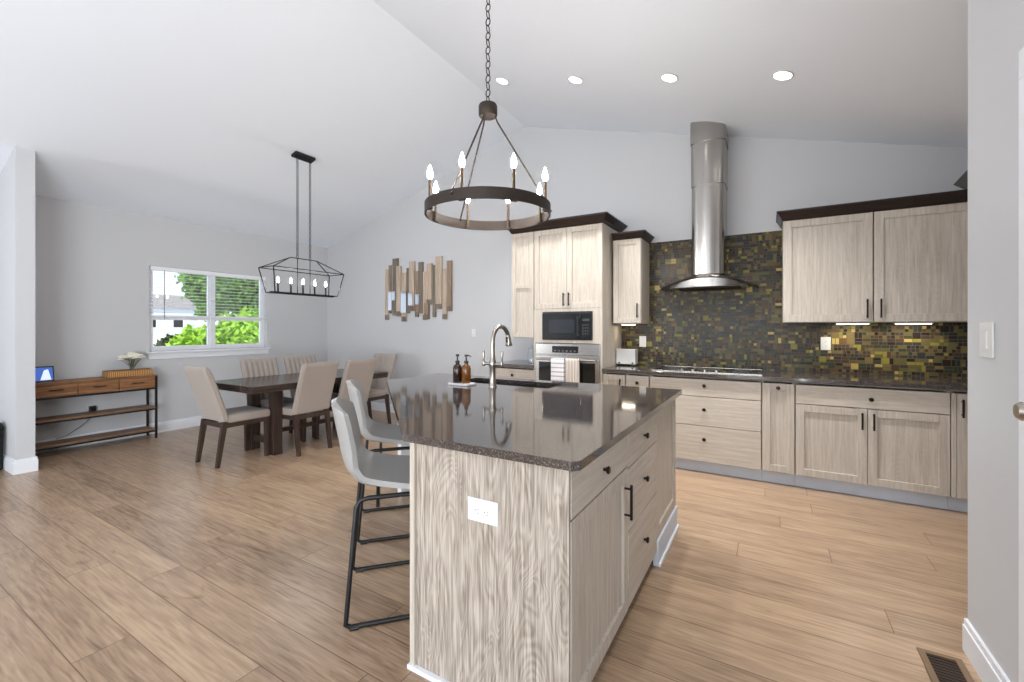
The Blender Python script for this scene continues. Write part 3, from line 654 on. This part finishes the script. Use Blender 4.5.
# sink
t = empty('kitchen_sink', ((SX0+SX1)/2, (SY0+SY1)/2, .884), 'dark undermount sink in the island behind the faucet', 'sink')
hx, hy = (SX1-SX0)/2+.004, (SY1-SY0)/2+.004
m = MB()
for a, b in (((-hx-.01, -hy-.01, -.2), (hx+.01, hy+.01, -.19)), ((-hx-.01, -hy-.01, -.19), (-hx, hy+.01, -.001)), ((hx, -hy-.01, -.19), (hx+.01, hy+.01, -.001)), ((-hx, -hy-.01, -.19), (hx, -hy, -.001)), ((-hx, hy, -.19), (hx, hy+.01, -.001))): m.box(a, b)
m.build('basin', M['sink'], t); MB().lathe([(.04, -.19), (.04, -.186), (.02, -.187)], seg=20).build('drain', M['steel'], t, True)
# faucet
t = empty('faucet', (-1.665, 2.555, .914), 'brushed nickel gooseneck bridge faucet with two lever handles on the island', 'faucet')
MB().lathe([(.030, 0), (.030, .008), (.026, .016), (.022, .03), (.021, .13), (.026, .145), (.028, .16), (.026, .175), (.020, .19), (.017, .22), (.016, .30)], seg=20).build('body', M['nickel'], t, True)
pts = [(0, 0, .28)]+[(.0+.012*(1-math.cos(a)), .088-.088*math.cos(a), .312+.11*math.sin(a)) for a in [k*math.pi/14 for k in range(15)]]
MB().tube(pts[:14], [.0155]*14, 12).build('spout', M['nickel'], t, True)
e = Vector(pts[13]); dr = Vector((.05, .12, -1)).normalized()
hd = MB(); hd.tube([e, e+dr*.02, e+dr*.05, e+dr*.075, e+dr*.08], [.0155, .019, .021, .026, .024], 14); sh = hd.build('spray_head', M['nickel'], t, True)
MB().box(tuple(e+dr*.035-Vector((.008, .026, .02))), tuple(e+dr*.035+Vector((.008, -.014, .022))), .003).build('spray_button', M['blackp'], sh)
for s in (-1, 1):
    m = MB(); ux = Vector((.86, -.5, 0)).normalized() if False else Vector((1, 0, 0))
    m.tube([Vector((0, 0, .16))+ux*s*.02, Vector((0, 0, .16))+ux*s*.070], [.010, .010], 10)
    m.tube([Vector((0, 0, .142))+ux*s*.075, Vector((0, 0, .16))+ux*s*.075, Vector((0, 0, .178))+ux*s*.075], [.008, .013, .009], 10)
    m.tube([Vector((0, 0, .178))+ux*s*.075, Vector((0, 0, .20))+ux*s*.075, Vector((0, 0, .235))+ux*s*.077, Vector((0, 0, .252))+ux*s*.077], [.006, .008, .011, .007], 10)
    m.build('lever_handle', M['nickel'], t, True)
# soap set
cx_, cy_ = -1.915, 2.535
m = MB(T((cx_, cy_, .914)) @ Matrix.Rotation(R(0), 4, 'Z')); m.box((-.088, -.055, 0), (.088, .055, .016), .004)
tag(m.build('soap_tray', M['marble']), 'pale marble tray holding the two soap bottles', 'tray')
def bottle(x, y, mat, label, rz):
    t = empty('soap_bottle', (x, y, .930), label, 'bottle', 'soap bottles by the sink', rz)
    MB().lathe([(.030, 0), (.033, .004), (.033, .105), (.028, .122), (.014, .134), (.012, .142)], seg=22).build('bottle', mat, t, True)
    p = MB().lathe([(.016, .141), (.016, .158), (.006, .16), (.005, .188), (.013, .19), (.013, .202), (.008, .205)], seg=16).build('pump', M['blackp'], t, True)
    MB().tube([(0, 0, .197), (.03, 0, .198), (.05, 0, .190)], [.005, .0045, .0035], 8).build('nozzle', M['blackp'], p, True)
bottle(-1.953, 2.53, M['amberdark'], 'dark soap pump bottle, left one on the marble tray', R(130)); bottle(-1.882, 2.54, M['amber'], 'amber soap pump bottle, right one on the marble tray', R(-10))
# ------------------------------------------------------------ counter stools
def make_stool(label, loc, rz):
    t = empty('counter_stool', loc, label, 'stool', 'counter stools at the island', rz)
    # bucket shell: u across, v from the front lip back and up (forward = +y)
    prof = [(.232, .572), (.222, .588), (.12, .590), (0, .582), (-.10, .582), (-.18, .600), (-.232, .648), (-.262, .71), (-.286, .82), (-.306, .92), (-.316, .975)]
    def f(u, v):
        k = v*(len(prof)-1); i = min(int(k), len(prof)-2); s = k-i
        P4 = [prof[max(0, min(len(prof)-1, i+o))] for o in (-1, 0, 1, 2)]
        y, z = [.5*(2*P4[1][c]+(P4[2][c]-P4[0][c])*s+(2*P4[0][c]-5*P4[1][c]+4*P4[2][c]-P4[3][c])*s*s+(3*P4[1][c]-P4[0][c]-3*P4[2][c]+P4[3][c])*s**3) for c in (0, 1)]
        q = 2*u-1; half = .235-.055*max(0, v-.55)/.45-.015*(1-min(1, v*5))
        wing = abs(q)**3
        ls = math.sin(min(1, max(0, (v-.25)/.5))*math.pi)     # side walls rise toward the back corner
        z += wing*.045*ls
        if v > .45: b = min(1, (v-.45)/.3); y += wing*.065*b; z -= wing*.03*max(0, (v-.85)/.15)
        return (q*half, y, z)
    MB().sheet(f, 24, 48, .024).build('seat_shell', M['leather'], t, True)
    for sx in (-1, 1):
        x = sx*.20; xb = sx*.238
        pts = [(x, .19, .552), (x, .10, .556), (x, -.14, .556), (x, -.176, .549), (x+.003*sx, -.194, .52), (xb, -.232, .06), (xb, -.235, .025), (xb, -.215, .011), (xb, -.18, .011), (xb, .20, .011), (xb, .225, .022), (xb, .232, .05), (x+.004*sx, .215, .51), (x, .208, .540)]
        MB().tube(pts, .0105, 10, True).build('sled_leg', M['black'], t, True)
        for y in (-.20, .20):
            MB().box((xb-.014, y-.02, 0), (xb+.014, y+.02, .012), .003).build('glide', M['blackp'], t)
    MB().tube([(-.224, .212, .24), (.224, .212, .24)], .0095, 8).build('footrest', M['black'], t, True)
    MB().tube([(-.195, -.1, .552), (.195, -.1, .514)], .009, 8).build('seat_bracket', M['black'], t, True)
    MB().tube([(-.195, .1, .552), (.195, .1, .514)], .009, 8).build('seat_bracket', M['black'], t, True)
    return t
fw = Vector((.68, .733)); rz = math.atan2(-fw.x, fw.y)
s1 = make_stool('grey leather bucket counter stool nearest the camera, by the corner of the island', (-1.615, 1.612, 0), rz)
copy_tree(s1, 'grey leather bucket counter stool behind the nearest one, toward the dining table', (-2.19, 2.16, 0), rz)
# ------------------------------------------------------------ dining set
t = empty('dining_table', (-4.685, 3.185, 0), 'dark espresso rectangular dining table on trestle posts under the lantern pendant', 'table')
hx, hy = .445, .855
MB().box((-hx, -hy, .72), (hx, hy, .76), .004).build('tabletop', M['tablew'], t)
m = MB(); m.box((-hx+.004, -hy+.004, .692), (hx-.004, -hy+.03, .72)); m.box((-hx+.004, hy-.03, .692), (hx-.004, hy-.004, .72)); m.box((-hx+.004, -hy+.03, .692), (-hx+.03, hy-.03, .72)); m.box((hx-.03, -hy+.03, .692), (hx-.004, hy-.03, .72)); m.build('apron', M['tablew'], t)
for y in (-.49, .60):
    for x in (-.205, .205): MB().box((x-.048, y-.048, 0), (x+.048, y+.048, .719), .004).build('leg', M['chairleg'], t)
    MB().box((-.155, y-.03, .10), (.155, y+.03, .17)).build('lower_rail', M['chairleg'], t); MB().box((-.155, y-.04, .64), (.155, y+.04, .70)).build('upper_rail', M['chairleg'], t)
MB().box((-.03, -.46, .171), (.03, .57, .215)).build('stretcher', M['chairleg'], t)
def make_dchair(label, loc, rz):      # faces +y
    t = empty('dining_chair', loc, label, 'chair', 'dining chairs around the table', rz)
    w_ = .212
    MB().box((-w_, -.20, .405), (w_, .217, .485), .022, 3).build('seat', M['fabric'], t, True)
    m = MB()
    def back(u, v, front):
        x = -w_+2*w_*u; z = .43+.53*v; y = -.215-.175*v**1.1
        ch = .010*abs(math.sin(u*math.pi*7))*min(1, v*6)*min(1, (1-v)*8) if front else 0
        edge = .012*(1-min(1, min(u, 1-u)/.05))+.012*(1-min(1, (1-v)/.04))
        return (x, y+(.030+ch-edge if front else -.030+edge), z)
    nu, nv = 84, 20
    F = [[m.bm.verts.new(back(i/nu, j/nv, 1)) for j in range(nv+1)] for i in range(nu+1)]; B = [[m.bm.verts.new(back(i/nu, j/nv, 0)) for j in range(nv+1)] for i in range(nu+1)]
    for i in range(nu):
        for k in range(nv): m.bm.faces.new((F[i][k], F[i+1][k], F[i+1][k+1], F[i][k+1])); m.bm.faces.new((B[i][k+1], B[i+1][k+1], B[i+1][k], B[i][k]))
        m.bm.faces.new((F[i+1][0], F[i][0], B[i][0], B[i+1][0])); m.bm.faces.new((F[i][nv], F[i+1][nv], B[i+1][nv], B[i][nv]))
    for k in range(nv): m.bm.faces.new((F[0][k], F[0][k+1], B[0][k+1], B[0][k])); m.bm.faces.new((F[nu][k+1], F[nu][k], B[nu][k], B[nu][k+1]))
    m.build('backrest', M['fabric'], t, True)
    m = MB(); m.box((-w_+.005, -.24, .365), (w_-.005, -.215, .41), .002); m.box((-w_+.005, .185, .365), (w_-.005, .21, .41), .002); m.box((-w_+.005, -.215, .365), (-w_+.03, .185, .41), .002); m.box((w_-.03, -.215, .365), (w_-.005, .185, .41), .002); m.build('seat_frame', M['chairleg'], t)
    for sx in (-1, 1):
        x = sx*(w_-.025)
        MB().hexa([(x-.017, .170, 0), (x+.017, .170, 0), (x+.017, .205, 0), (x-.017, .205, 0), (x-.023, .165, .40), (x+.023, .165, .40), (x+.023, .212, .40), (x-.023, .212, .40)]).build('leg', M['chairleg'], t)
        MB().hexa([(x-.017, -.30, 0), (x+.017, -.30, 0), (x+.017, -.268, 0), (x-.017, -.268, 0), (x-.022, -.245, .42), (x+.022, -.245, .42), (x+.022, -.20, .42), (x-.022, -.20, .42)]).build('leg', M['chairleg'], t)
    return t
c1 = make_dchair('taupe dining chair at the near head of the table, nearest the console', (-4.685, 2.425, 0), 0)
copy_tree(c1, 'taupe dining chair on the window side, nearer the console table', (-4.93, 2.985, 0), R(-90))
copy_tree(c1, 'taupe dining chair on the window side, farther from the console table', (-4.93, 3.52, 0), R(-90))
copy_tree(c1, 'taupe dining chair with its back to the island, left of the two', (-4.475, 2.955, 0), R(90))
copy_tree(c1, 'taupe dining chair with its back to the island, right of the two', (-4.475, 3.495, 0), R(90))
copy_tree(c1, 'taupe dining chair at the far head of the table by the art wall', (-4.715, 4.06, 0), R(180))
# ------------------------------------------------------------ console table
KY0, KY1, KX0, KX1 = 1.30, 2.37, -6.628, -6.37
t = empty('console_table', (KX1, (KY0+KY1)/2, 0), 'brown wood console table with three drawers on a black metal frame', 'table'); o = Vector(t.location)
def KB(): return MB(T(-o))
KB().box((KX0, KY0, .745), (KX1, KY1, .765), .002).build('tabletop', M['rustic'], t)
KB().box((KX0+.02, KY0+.022, .61), (KX1-.012, KY1-.022, .744)).build('drawer_case', M['rustic'], t)
for k in range(3):
    y0 = KY0+.025+k*.342; d = KB().box((KX1-.012, y0+.004, .615), (KX1+.002, y0+.334, .74), .002).build('drawer', M['rustic'], t)
    KB().box((KX1+.016, y0+.115, .678), (KX1+.024, y0+.225, .688), .002).box((KX1, y0+.12, .68), (KX1+.018, y0+.128, .686)).box((KX1, y0+.212, .68), (KX1+.018, y0+.22, .686)).build('handle', M['bronze'], d)
for z in (.095, .36): KB().box((KX0+.005, KY0+.022, z), (KX1-.005, KY1-.022, z+.022), .001).build('shelf', M['shelfw'], t)
for x in (KX0, KX1-.022):
    for y in (KY0, KY1-.022): KB().box((x, y, 0), (x+.022, y+.022, .745), .001).build('leg', M['black'], t)
m = KB()
for z in (.59, .078, .343):
    m.box((KX1-.02, KY0+.022, z), (KX1, KY1-.022, z+.018)); m.box((KX0, KY0+.022, z), (KX0+.02, KY1-.022, z+.018)); m.box((KX0+.02, KY1-.02, z), (KX1-.02, KY1-.002, z+.018)); m.box((KX0+.02, KY0+.002, z), (KX1-.02, KY0+.02, z+.018))
m.build('frame_rail', M['black'], t)
t = empty('picture_frame', (-6.47, 1.425, .765), 'small black digital photo frame with a blue picture at the left end of the console', 'photo frame', None, R(90))
Q = Matrix.Rotation(R(-12), 4, 'X')
MB(Q).box((-.10, -.008, 0), (.085, .008, .165), .003).build('frame', M['blackp'], t)
MB(Q).box((-.088, -.0095, .015), (.073, -.0075, .15)).build('screen', M['screen'], t)
MB(Q).hexa([(-.02, -.0105, .02), (.06, -.0105, .02), (.06, -.0094, .02), (-.02, -.0094, .02), (.01, -.0105, .12), (.04, -.0105, .13), (.04, -.0094, .13), (.01, -.0094, .12)]).build('picture', M['screenw'], t)
MB().hexa([(-.02, .0, 0), (.02, .0, 0), (.02, .07, 0), (-.02, .07, 0), (-.02, .018, .10), (.02, .018, .10), (.02, .024, .10), (-.02, .024, .10)]).build('stand', M['blackp'], t)
t = empty('rattan_tray', (-6.50, 2.13, .765), 'woven rattan tray at the right end of the console', 'tray')
m = MB(); hx, hy = .10, .205
m.box((-hx, -hy, 0), (hx, hy, .012)); m.box((-hx, -hy, .012), (-hx+.014, hy, .062), .004); m.box((hx-.014, -hy, .012), (hx, hy, .062), .004); m.box((-hx+.014, -hy, .012), (hx-.014, -hy+.014, .062), .004); m.box((-hx+.014, hy-.014, .012), (hx-.014, hy, .062), .004)
m.build('basket', M['wicker'], t); MB().tube([(hx-.007, -hy+.007, .064), (hx-.007, hy-.007, .064), (-hx+.007, hy-.007, .064), (-hx+.007, -hy+.007, .064)], .006, 8, True).build('rim', M['rustic'], t)
t = empty('flower_vase', (-6.50, 2.17, .778), 'clear vase of cream flowers standing in the rattan tray', 'vase')
MB().lathe([(.025, 0), (.034, .008), (.036, .05), (.02, .09), (.022, .105)], seg=20).build('vase', M['clear'], t, True)
rnd = random.Random(4); m = MB(); pt = MB()
for k in range(40):
    a = rnd.uniform(0, 2*math.pi); r_ = .095*math.sqrt(rnd.random()); z = .165+rnd.uniform(.3, 1)*.085*math.sqrt(1-(r_/.1)**2)
    p = Vector((r_*math.cos(a), r_*math.sin(a)*1.1, z)); m.tube([(0, 0, .03), (p.x*.3, p.y*.3, .10), tuple(p)], .0018, 5)
    q = p
    for j in range(7):
        b = j*2*math.pi/7; n_ = Vector((math.cos(b), math.sin(b), .5))*.017
        bmesh.ops.create_icosphere(pt.bm, subdivisions=1, radius=.019, matrix=T(q+n_) @ Matrix.Diagonal((1, 1, .7, 1)))
m.build('stem', M['stem'], t); pt.build('blossom', M['petal'], t, True)
t = empty('power_adapter', (XL+.002, 1.86, .40), 'black power adapter plugged into the wall under the console', 'adapter')
MB().box((0, -.028, -.03), (.040, .028, .035), .004).build('adapter', M['blackp'], t)
MB().tube([(.03, 0, -.03), (.035, -.02, -.10), (.03, -.12, -.19), (.03, -.22, -.26), (.03, -.30, -.275)], .004, 6).build('cord', M['socket'], t)
t = empty('waste_bin', (-6.22, 1.015, 0), 'black bin at the left edge of the picture beside the wall end', 'bin')
MB().lathe([(.08, 0), (.09, .01), (.096, .38), (.10, .39), (.095, .405)], seg=28).build('bin', M['cloud'], t, True); MB().lathe([(.095, .406), (.088, .43), (.06, .45), (.02, .455)], seg=28).build('lid', M['cloud'], t, True)
# ------------------------------------------------------------ wall art
t = empty('wall_art', (-4.58, W-.002, 1.93), 'wall sculpture of upright driftwood strips with small mirrors', 'wall art'); o = Vector(t.location)
import math as _m
def wx(u):      # photo column of the art mapped to metres along the wall (measured once)
    px = 370+u/6.82; a = (px-512)/437.; th = math.atan(258/437.)
    return (-math.sin(th)+a*math.cos(th))/(math.cos(th)+a*math.sin(th))*(W-.03)
def wz(u, v):
    px = 370+u/6.82; py = 240+v/6.82; a = (px-512)/437.; th = math.atan(258/437.)
    return 1.325+(328-py)/437.*(W-.03)/(math.cos(th)+a*math.sin(th))
slats = [(100, 124, 200, 545, 'A', 0), (124, 141, 172, 500, 'B', 0), (150, 190, 125, 515, 'C', 0), (180, 210, 178, 520, 'A', 1), (212, 246, 222, 556, 'A', 0), (246, 266, 190, 500, 'C', 0), (268, 303, 145, 485, 'A', 1), (304, 327, 212, 525, 'B', 0),
         (330, 360, 150, 500, 'C', 1), (357, 385, 215, 545, 'A', 0), (386, 422, 160, 440, 'A', 1), (372, 402, 430, 540, 'B', 2), (423, 446, 170, 526, 'C', 0), (447, 490, 110, 470, 'A', 1), (491, 524, 195, 540, 'A', 0), (524, 556, 140, 485, 'B', 1)]
for a, b, c_, d_, k, lay in slats:
    x0, x1 = wx(a)+.002, wx(b)-.002; u = (a+b)/2; y1 = -.001-.0*lay; th_ = .022+.012*lay
    MB(T(-o)).box((x0, W-.003-th_, wz(u, d_)), (x1, W-.003, wz(u, c_)), .003).build('wood_strip', M['drift'+k], t)
    MB(T(-o)).box((x0, W-.005-th_, wz(u, d_)), (x1, W-.002-th_, wz(u, d_-34)), .001).build('end_cap', M['driftC'], t)
for a, b, c_, d_, lay in ((126, 150, 350, 480, 1), (151, 176, 350, 412, 1), (212, 248, 350, 497, 1), (266, 296, 360, 446, 2), (314, 340, 370, 440, 1.6)):
    u = (a+b)/2; MB(T(-o)).box((wx(a), W-.006-.022-.012*lay, wz(u, d_)), (wx(b), W-.004-.022-.012*lay+.010, wz(u, c_)), .001).build('mirror', M['mirror'], t)
MB(T(-o)).box((wx(110), W-.003, 1.86), (wx(545), W-.0025, 1.90)).build('backing', M['driftC'], t)
# ------------------------------------------------------------ lights
def chain(m, x, y, z0, z1, r_=.009, ln=.034, wire=.0022):
    n = int(round((z1-z0)/(ln*.8))); st = (z1-z0)/n
    for i in range(n):
        zc_ = z0+(i+.5)*st; pts = []
        for k in range(10):
            a = k*2*math.pi/10; u_ = r_*math.cos(a); v_ = math.sin(a)*(ln/2-wire)+0
            pts.append((x+u_, y, zc_+v_) if i % 2 else (x, y+u_, zc_+v_))
        m.tube(pts, wire, 5, True)
def candle(parent, x, y, z, h, r_, mat, bulb_h=.075, bulb_r=.015):
    c_ = MB().lathe([(r_*1.5, z), (r_*1.5, z+.006), (r_, z+.008), (r_, z+h)], (x, y, 0), 12).build('candle_sleeve', mat, parent, True)
    MB().lathe([(bulb_r*.5, z+h), (bulb_r*.95, z+h+bulb_h*.22), (bulb_r, z+h+bulb_h*.36), (bulb_r*.72, z+h+bulb_h*.62), (bulb_r*.25, z+h+bulb_h*.88), (.0008, z+h+bulb_h)], (x, y, 0), 14).build('bulb', M['bulb'], c_, True)
# ring chandelier
CXx, CYy, CZz = -1.556, 2.333, 2.075; RR = .40
t = empty('ring_chandelier', (CXx, CYy, CZz), 'round iron ring chandelier with eight candle bulbs over the island', 'chandelier')
m = MB(); n = 72
for rr0, rr1, z0, z1 in ((RR-.012, RR, -.036, .030),):
    V = [[m.bm.verts.new((r_*math.cos(k*2*math.pi/n), r_*math.sin(k*2*math.pi/n), z)) for r_, z in ((rr1, z0), (rr1, z1), (rr0, z1), (rr0, z0))] for k in range(n)]
    for k in range(n):
        A, B = V[k], V[(k+1) % n]
        for q in range(4): m.bm.faces.new((A[q], A[(q+1) % 4], B[(q+1) % 4], B[q]))
m.build('ring', M['iron'], t, True)
va = math.atan2(-CYy, -CXx)     # towards the camera
for k in range(8):
    a = va+R(22.5+45*k); candle(t, (RR-.022)*math.cos(a), (RR-.022)*math.sin(a), -.026, .175, .0095, M['candle'], .085, .017)
    MB().box((-.012, -.022, -.036), (.012, .022, -.026)).build('cup_bracket', M['iron'], t).matrix_basis = Matrix.Identity(4) if False else T(((RR-.022)*math.cos(a), (RR-.022)*math.sin(a), 0)) @ Matrix.Rotation(a, 4, 'Z')
HZ = .60
MB().lathe([(.02, HZ), (.054, HZ+.004), (.060, HZ+.012), (.060, HZ+.07), (.055, HZ+.08), (.02, HZ+.084)], seg=24).build('hub', M['iron'], t, True)
for k, dg in enumerate((90, 210, 330)):
    a = va+R(dg); c_, s_ = math.cos(a), math.sin(a)
    MB().tube([(.045*c_, .045*s_, HZ+.01), (.06*c_, .06*s_, HZ-.03), ((RR-.006)*c_, (RR-.006)*s_, .03)], .0055, 8).cyl(((RR-.02)*c_, (RR-.02)*s_, .03), ((RR+.008)*c_, (RR+.008)*s_, 0.0), .008, seg=8).build('support_rod', M['iron'], t, True)
top = cz(CXx)-CZz
m = MB(); chain(m, 0, 0, HZ+.086, top-.02, .016, .056, .0038); m.build('chain', M['iron'], t, True)
MB().lathe([(.065, top-.03), (.065, top-.008), (.06, top+.018)], seg=24).build('ceiling_canopy', M['iron'], t, True)
# lantern pendant
LX, LY, LZ = -4.675, 3.15, 1.715
t = empty('lantern_pendant', (LX, LY, LZ), 'long black open-cage lantern pendant with five candle bulbs over the dining table', 'pendant light')
bx, by, mx_, my_, ry, mz, rz_ = .085, .395, .14, .445, .165, .27, .41
m = MB(); w_ = .0065
def bar(a, b): m.tube([a, b], w_, 4)
Bq = [(-bx, -by, 0), (bx, -by, 0), (bx, by, 0), (-bx, by, 0)]; Mq = [(-mx_, -my_, mz), (mx_, -my_, mz), (mx_, my_, mz), (-mx_, my_, mz)]; Rq = [(0, -ry, rz_), (0, ry, rz_)]
for i in range(4): bar(Bq[i], Bq[(i+1) % 4]); bar(Mq[i], Mq[(i+1) % 4]); bar(Bq[i], Mq[i])
bar(Mq[0], Rq[0]); bar(Mq[1], Rq[0]); bar(Mq[2], Rq[1]); bar(Mq[3], Rq[1]); bar(Rq[0], Rq[1]); m.build('cage', M['black'], t)
MB().box((-.018, -by, -.012), (.018, by, .012), .002).build('lamp_bar', M['black'], t)
for k in range(5): candle(t, 0, -.31+k*.15, .01, .105, .010, M['black'], .060, .012)
ct_ = cz(LX)-LZ
for y in (-.08, .08):
    m = MB(); m.tube([(0, y, 0), (0, y, rz_)], .0045, 6); chain(m, 0, y, rz_, ct_-.03, .013, .042, .0036); m.build('chain', M['black'], t, True)
MB(Matrix.Rotation(-math.atan(SL), 4, 'Y')).box((-.05, -.125, 0), (.05, .125, .03), .004).build('ceiling_canopy', M['black'], t).location = (0, 0, ct_-.032)
# recessed downlights
nrm = Vector((SR, 0, 1)).normalized(); tilt = math.atan(SR)
def down(x, y, label, seen=True):
    zc_ = cz(x); t = empty('recessed_light', (x, y, zc_), label, 'ceiling light', 'recessed lights over the range aisle'); t.rotation_euler = (0, tilt, 0)
    MB().lathe([(.070, -.001), (.072, -.006), (.060, -.010), (.058, -.004)], seg=32).build('trim_ring', M['white'], t, True)
    MB().lathe([(.056, -.0065), (.056, -.0025)], seg=28).build('lens', M['led'], t, True)
    light('downlight', 'SPOT', (x-.02*nrm.x, y, zc_-.03), 175, (1, .99, .97), (0, 0, 0), spot_size=R(95), spot_blend=.9, shadow_soft_size=.07)
for x, y, l in ((-2.314, 3.73, 'leftmost of the four recessed ceiling lights, just right of the chandelier chain'), (-1.529, 3.73, 'second of the four recessed ceiling lights from the left'), (-.705, 3.72, 'recessed ceiling light left of the range hood chimney'), (.081, 3.71, 'rightmost of the four recessed ceiling lights')): down(x, y, l)
# floor register
t = empty('floor_register', (.59, 2.26, 0), 'brown floor vent beside the right-hand baseboard', 'vent')
m = MB(); m.box((-.068, -.15, 0), (-.045, .15, .005), .001, 1); m.box((.045, -.15, 0), (.068, .15, .005), .001, 1); m.box((-.045, -.15, 0), (.045, -.128, .005)); m.box((-.045, .128, 0), (.045, .15, .005)); m.build('frame', M['vent'], t)
m = MB(); m.box((-.045, -.128, 0), (.045, .128, .001))
for k in range(14): m.box((-.044, -.12+k*.018, .001), (.044, -.115+k*.018, .004))
m.build('fins', M['ventd'], t)
# ------------------------------------------------------------ outside
g = MB().box((-110, -20, .2), (XL-.16, 90, .42)).build('ground_outside', M['patio']); g['kind'] = 'structure'; g['label'] = 'pale concrete yard outside the window'
def crownleaves(m, c_, r_, n, size, seed):
    rn = random.Random(seed)
    for i in range(n):
        while True:
            p = Vector((rn.uniform(-1, 1), rn.uniform(-1, 1), rn.uniform(-1, 1)))
            if .35 < p.length < 1: break
        bump = 1+.22*math.sin(p.x*9+seed)*math.sin(p.y*8)*math.cos(p.z*7)
        q = Vector((c_[0]+p.x*r_[0]*bump, c_[1]+p.y*r_[1]*bump, c_[2]+p.z*r_[2]*bump))
        a = Vector((rn.gauss(0, 1), rn.gauss(0, 1), rn.gauss(0, 1))).normalized(); b = a.orthogonal().normalized(); s_ = size*rn.uniform(.6, 1.3)
        v = [m.bm.verts.new(q+a*s_), m.bm.verts.new(q+b*s_*.5), m.bm.verts.new(q-a*s_), m.bm.verts.new(q-b*s_*.5)]; m.bm.faces.new(v)
def tree(name, x, y, blobs, mat, size, label, cat, trunk, seed):
    t = empty(name, (x, y, .42), label, cat); m = MB(); tr = MB()
    for i, (dx, dy, dz, r_, n) in enumerate(blobs):
        crownleaves(m, (dx, dy, dz), (r_, r_, r_*.9), n, size, seed+i); tr.tube([(0, 0, dz*.2), (dx*.5, dy*.5, dz*.6), (dx, dy, dz)], [trunk*.6, trunk*.4, trunk*.2], 6)
    tr.tube([(0, 0, 0), (0, 0, max(b[2] for b in blobs))], [trunk, trunk*.4], 8)
    m.build('foliage', mat, t); tr.build('trunk', M['bark'], t)
tree('leafy_bush', -10.4, 5.2, [(0, -.55, .35, .62, 3200), (.1, .25, .5, .75, 3600), (0, 1.1, .5, .8, 3400), (-.3, .7, .7, .7, 2400)], M['leafA'], .07, 'bright green bush filling the lower panes of the dining window', 'bush', .05, 1)
tree('leafy_tree', -13.2, 7.3, [(0, -.9, 2.2, .95, 3200), (.2, .4, 1.5, 1.0, 3400), (.2, .5, 2.9, 1.15, 4000), (0, 0, 3.7, 1.1, 3200), (-.2, 1.5, 1.5, 1.0, 3000), (-.3, 1.6, 3.0, 1.1, 3000)], M['leafB'], .09, 'mid green tree behind the right half of the dining window', 'tree', .12, 11)
tree('slim_tree', -16.0, 7.4, [(0, 0, 1.5, .42, 900), (0, 0, 2.1, .34, 800), (0, 0, 2.6, .22, 500)], M['leafB'], .07, 'slim young tree seen through the left half of the window', 'tree', .05, 21)
tree('dark_shrub', -12.4, 4.95, [(0, 0, .35, .40, 1500), (.1, .35, .3, .4, 1100)], M['leafC'], .07, 'dark round shrub at the left of the dining window view', 'bush', .04, 31)
t = empty('neighbour_house', (-62, 21.5, .42), 'pale blue neighbouring house far outside the dining window', 'house')
MB().box((-3, -4, 0), (3, 4.5, 3.2)).build('wall', M['siding'], t); m = MB()
m.hexa([(-3.4, -4.4, 3.2), (3.4, -4.4, 3.2), (3.4, 4.9, 3.2), (-3.4, 4.9, 3.2), (-.1, -4.4, 4.8), (.1, -4.4, 4.8), (.1, 4.9, 4.8), (-.1, 4.9, 4.8)]); m.build('roof', M['roofm'], t)
for y in (-2.6, -.2, 2.4):
    f_ = MB().box((3, y-.55, .9), (3.06, y+.55, 2.3)).build('window', M['trim'], t); MB().box((3.05, y-.47, .98), (3.075, y+.47, 2.22)).build('pane', M['blackglass'], f_)
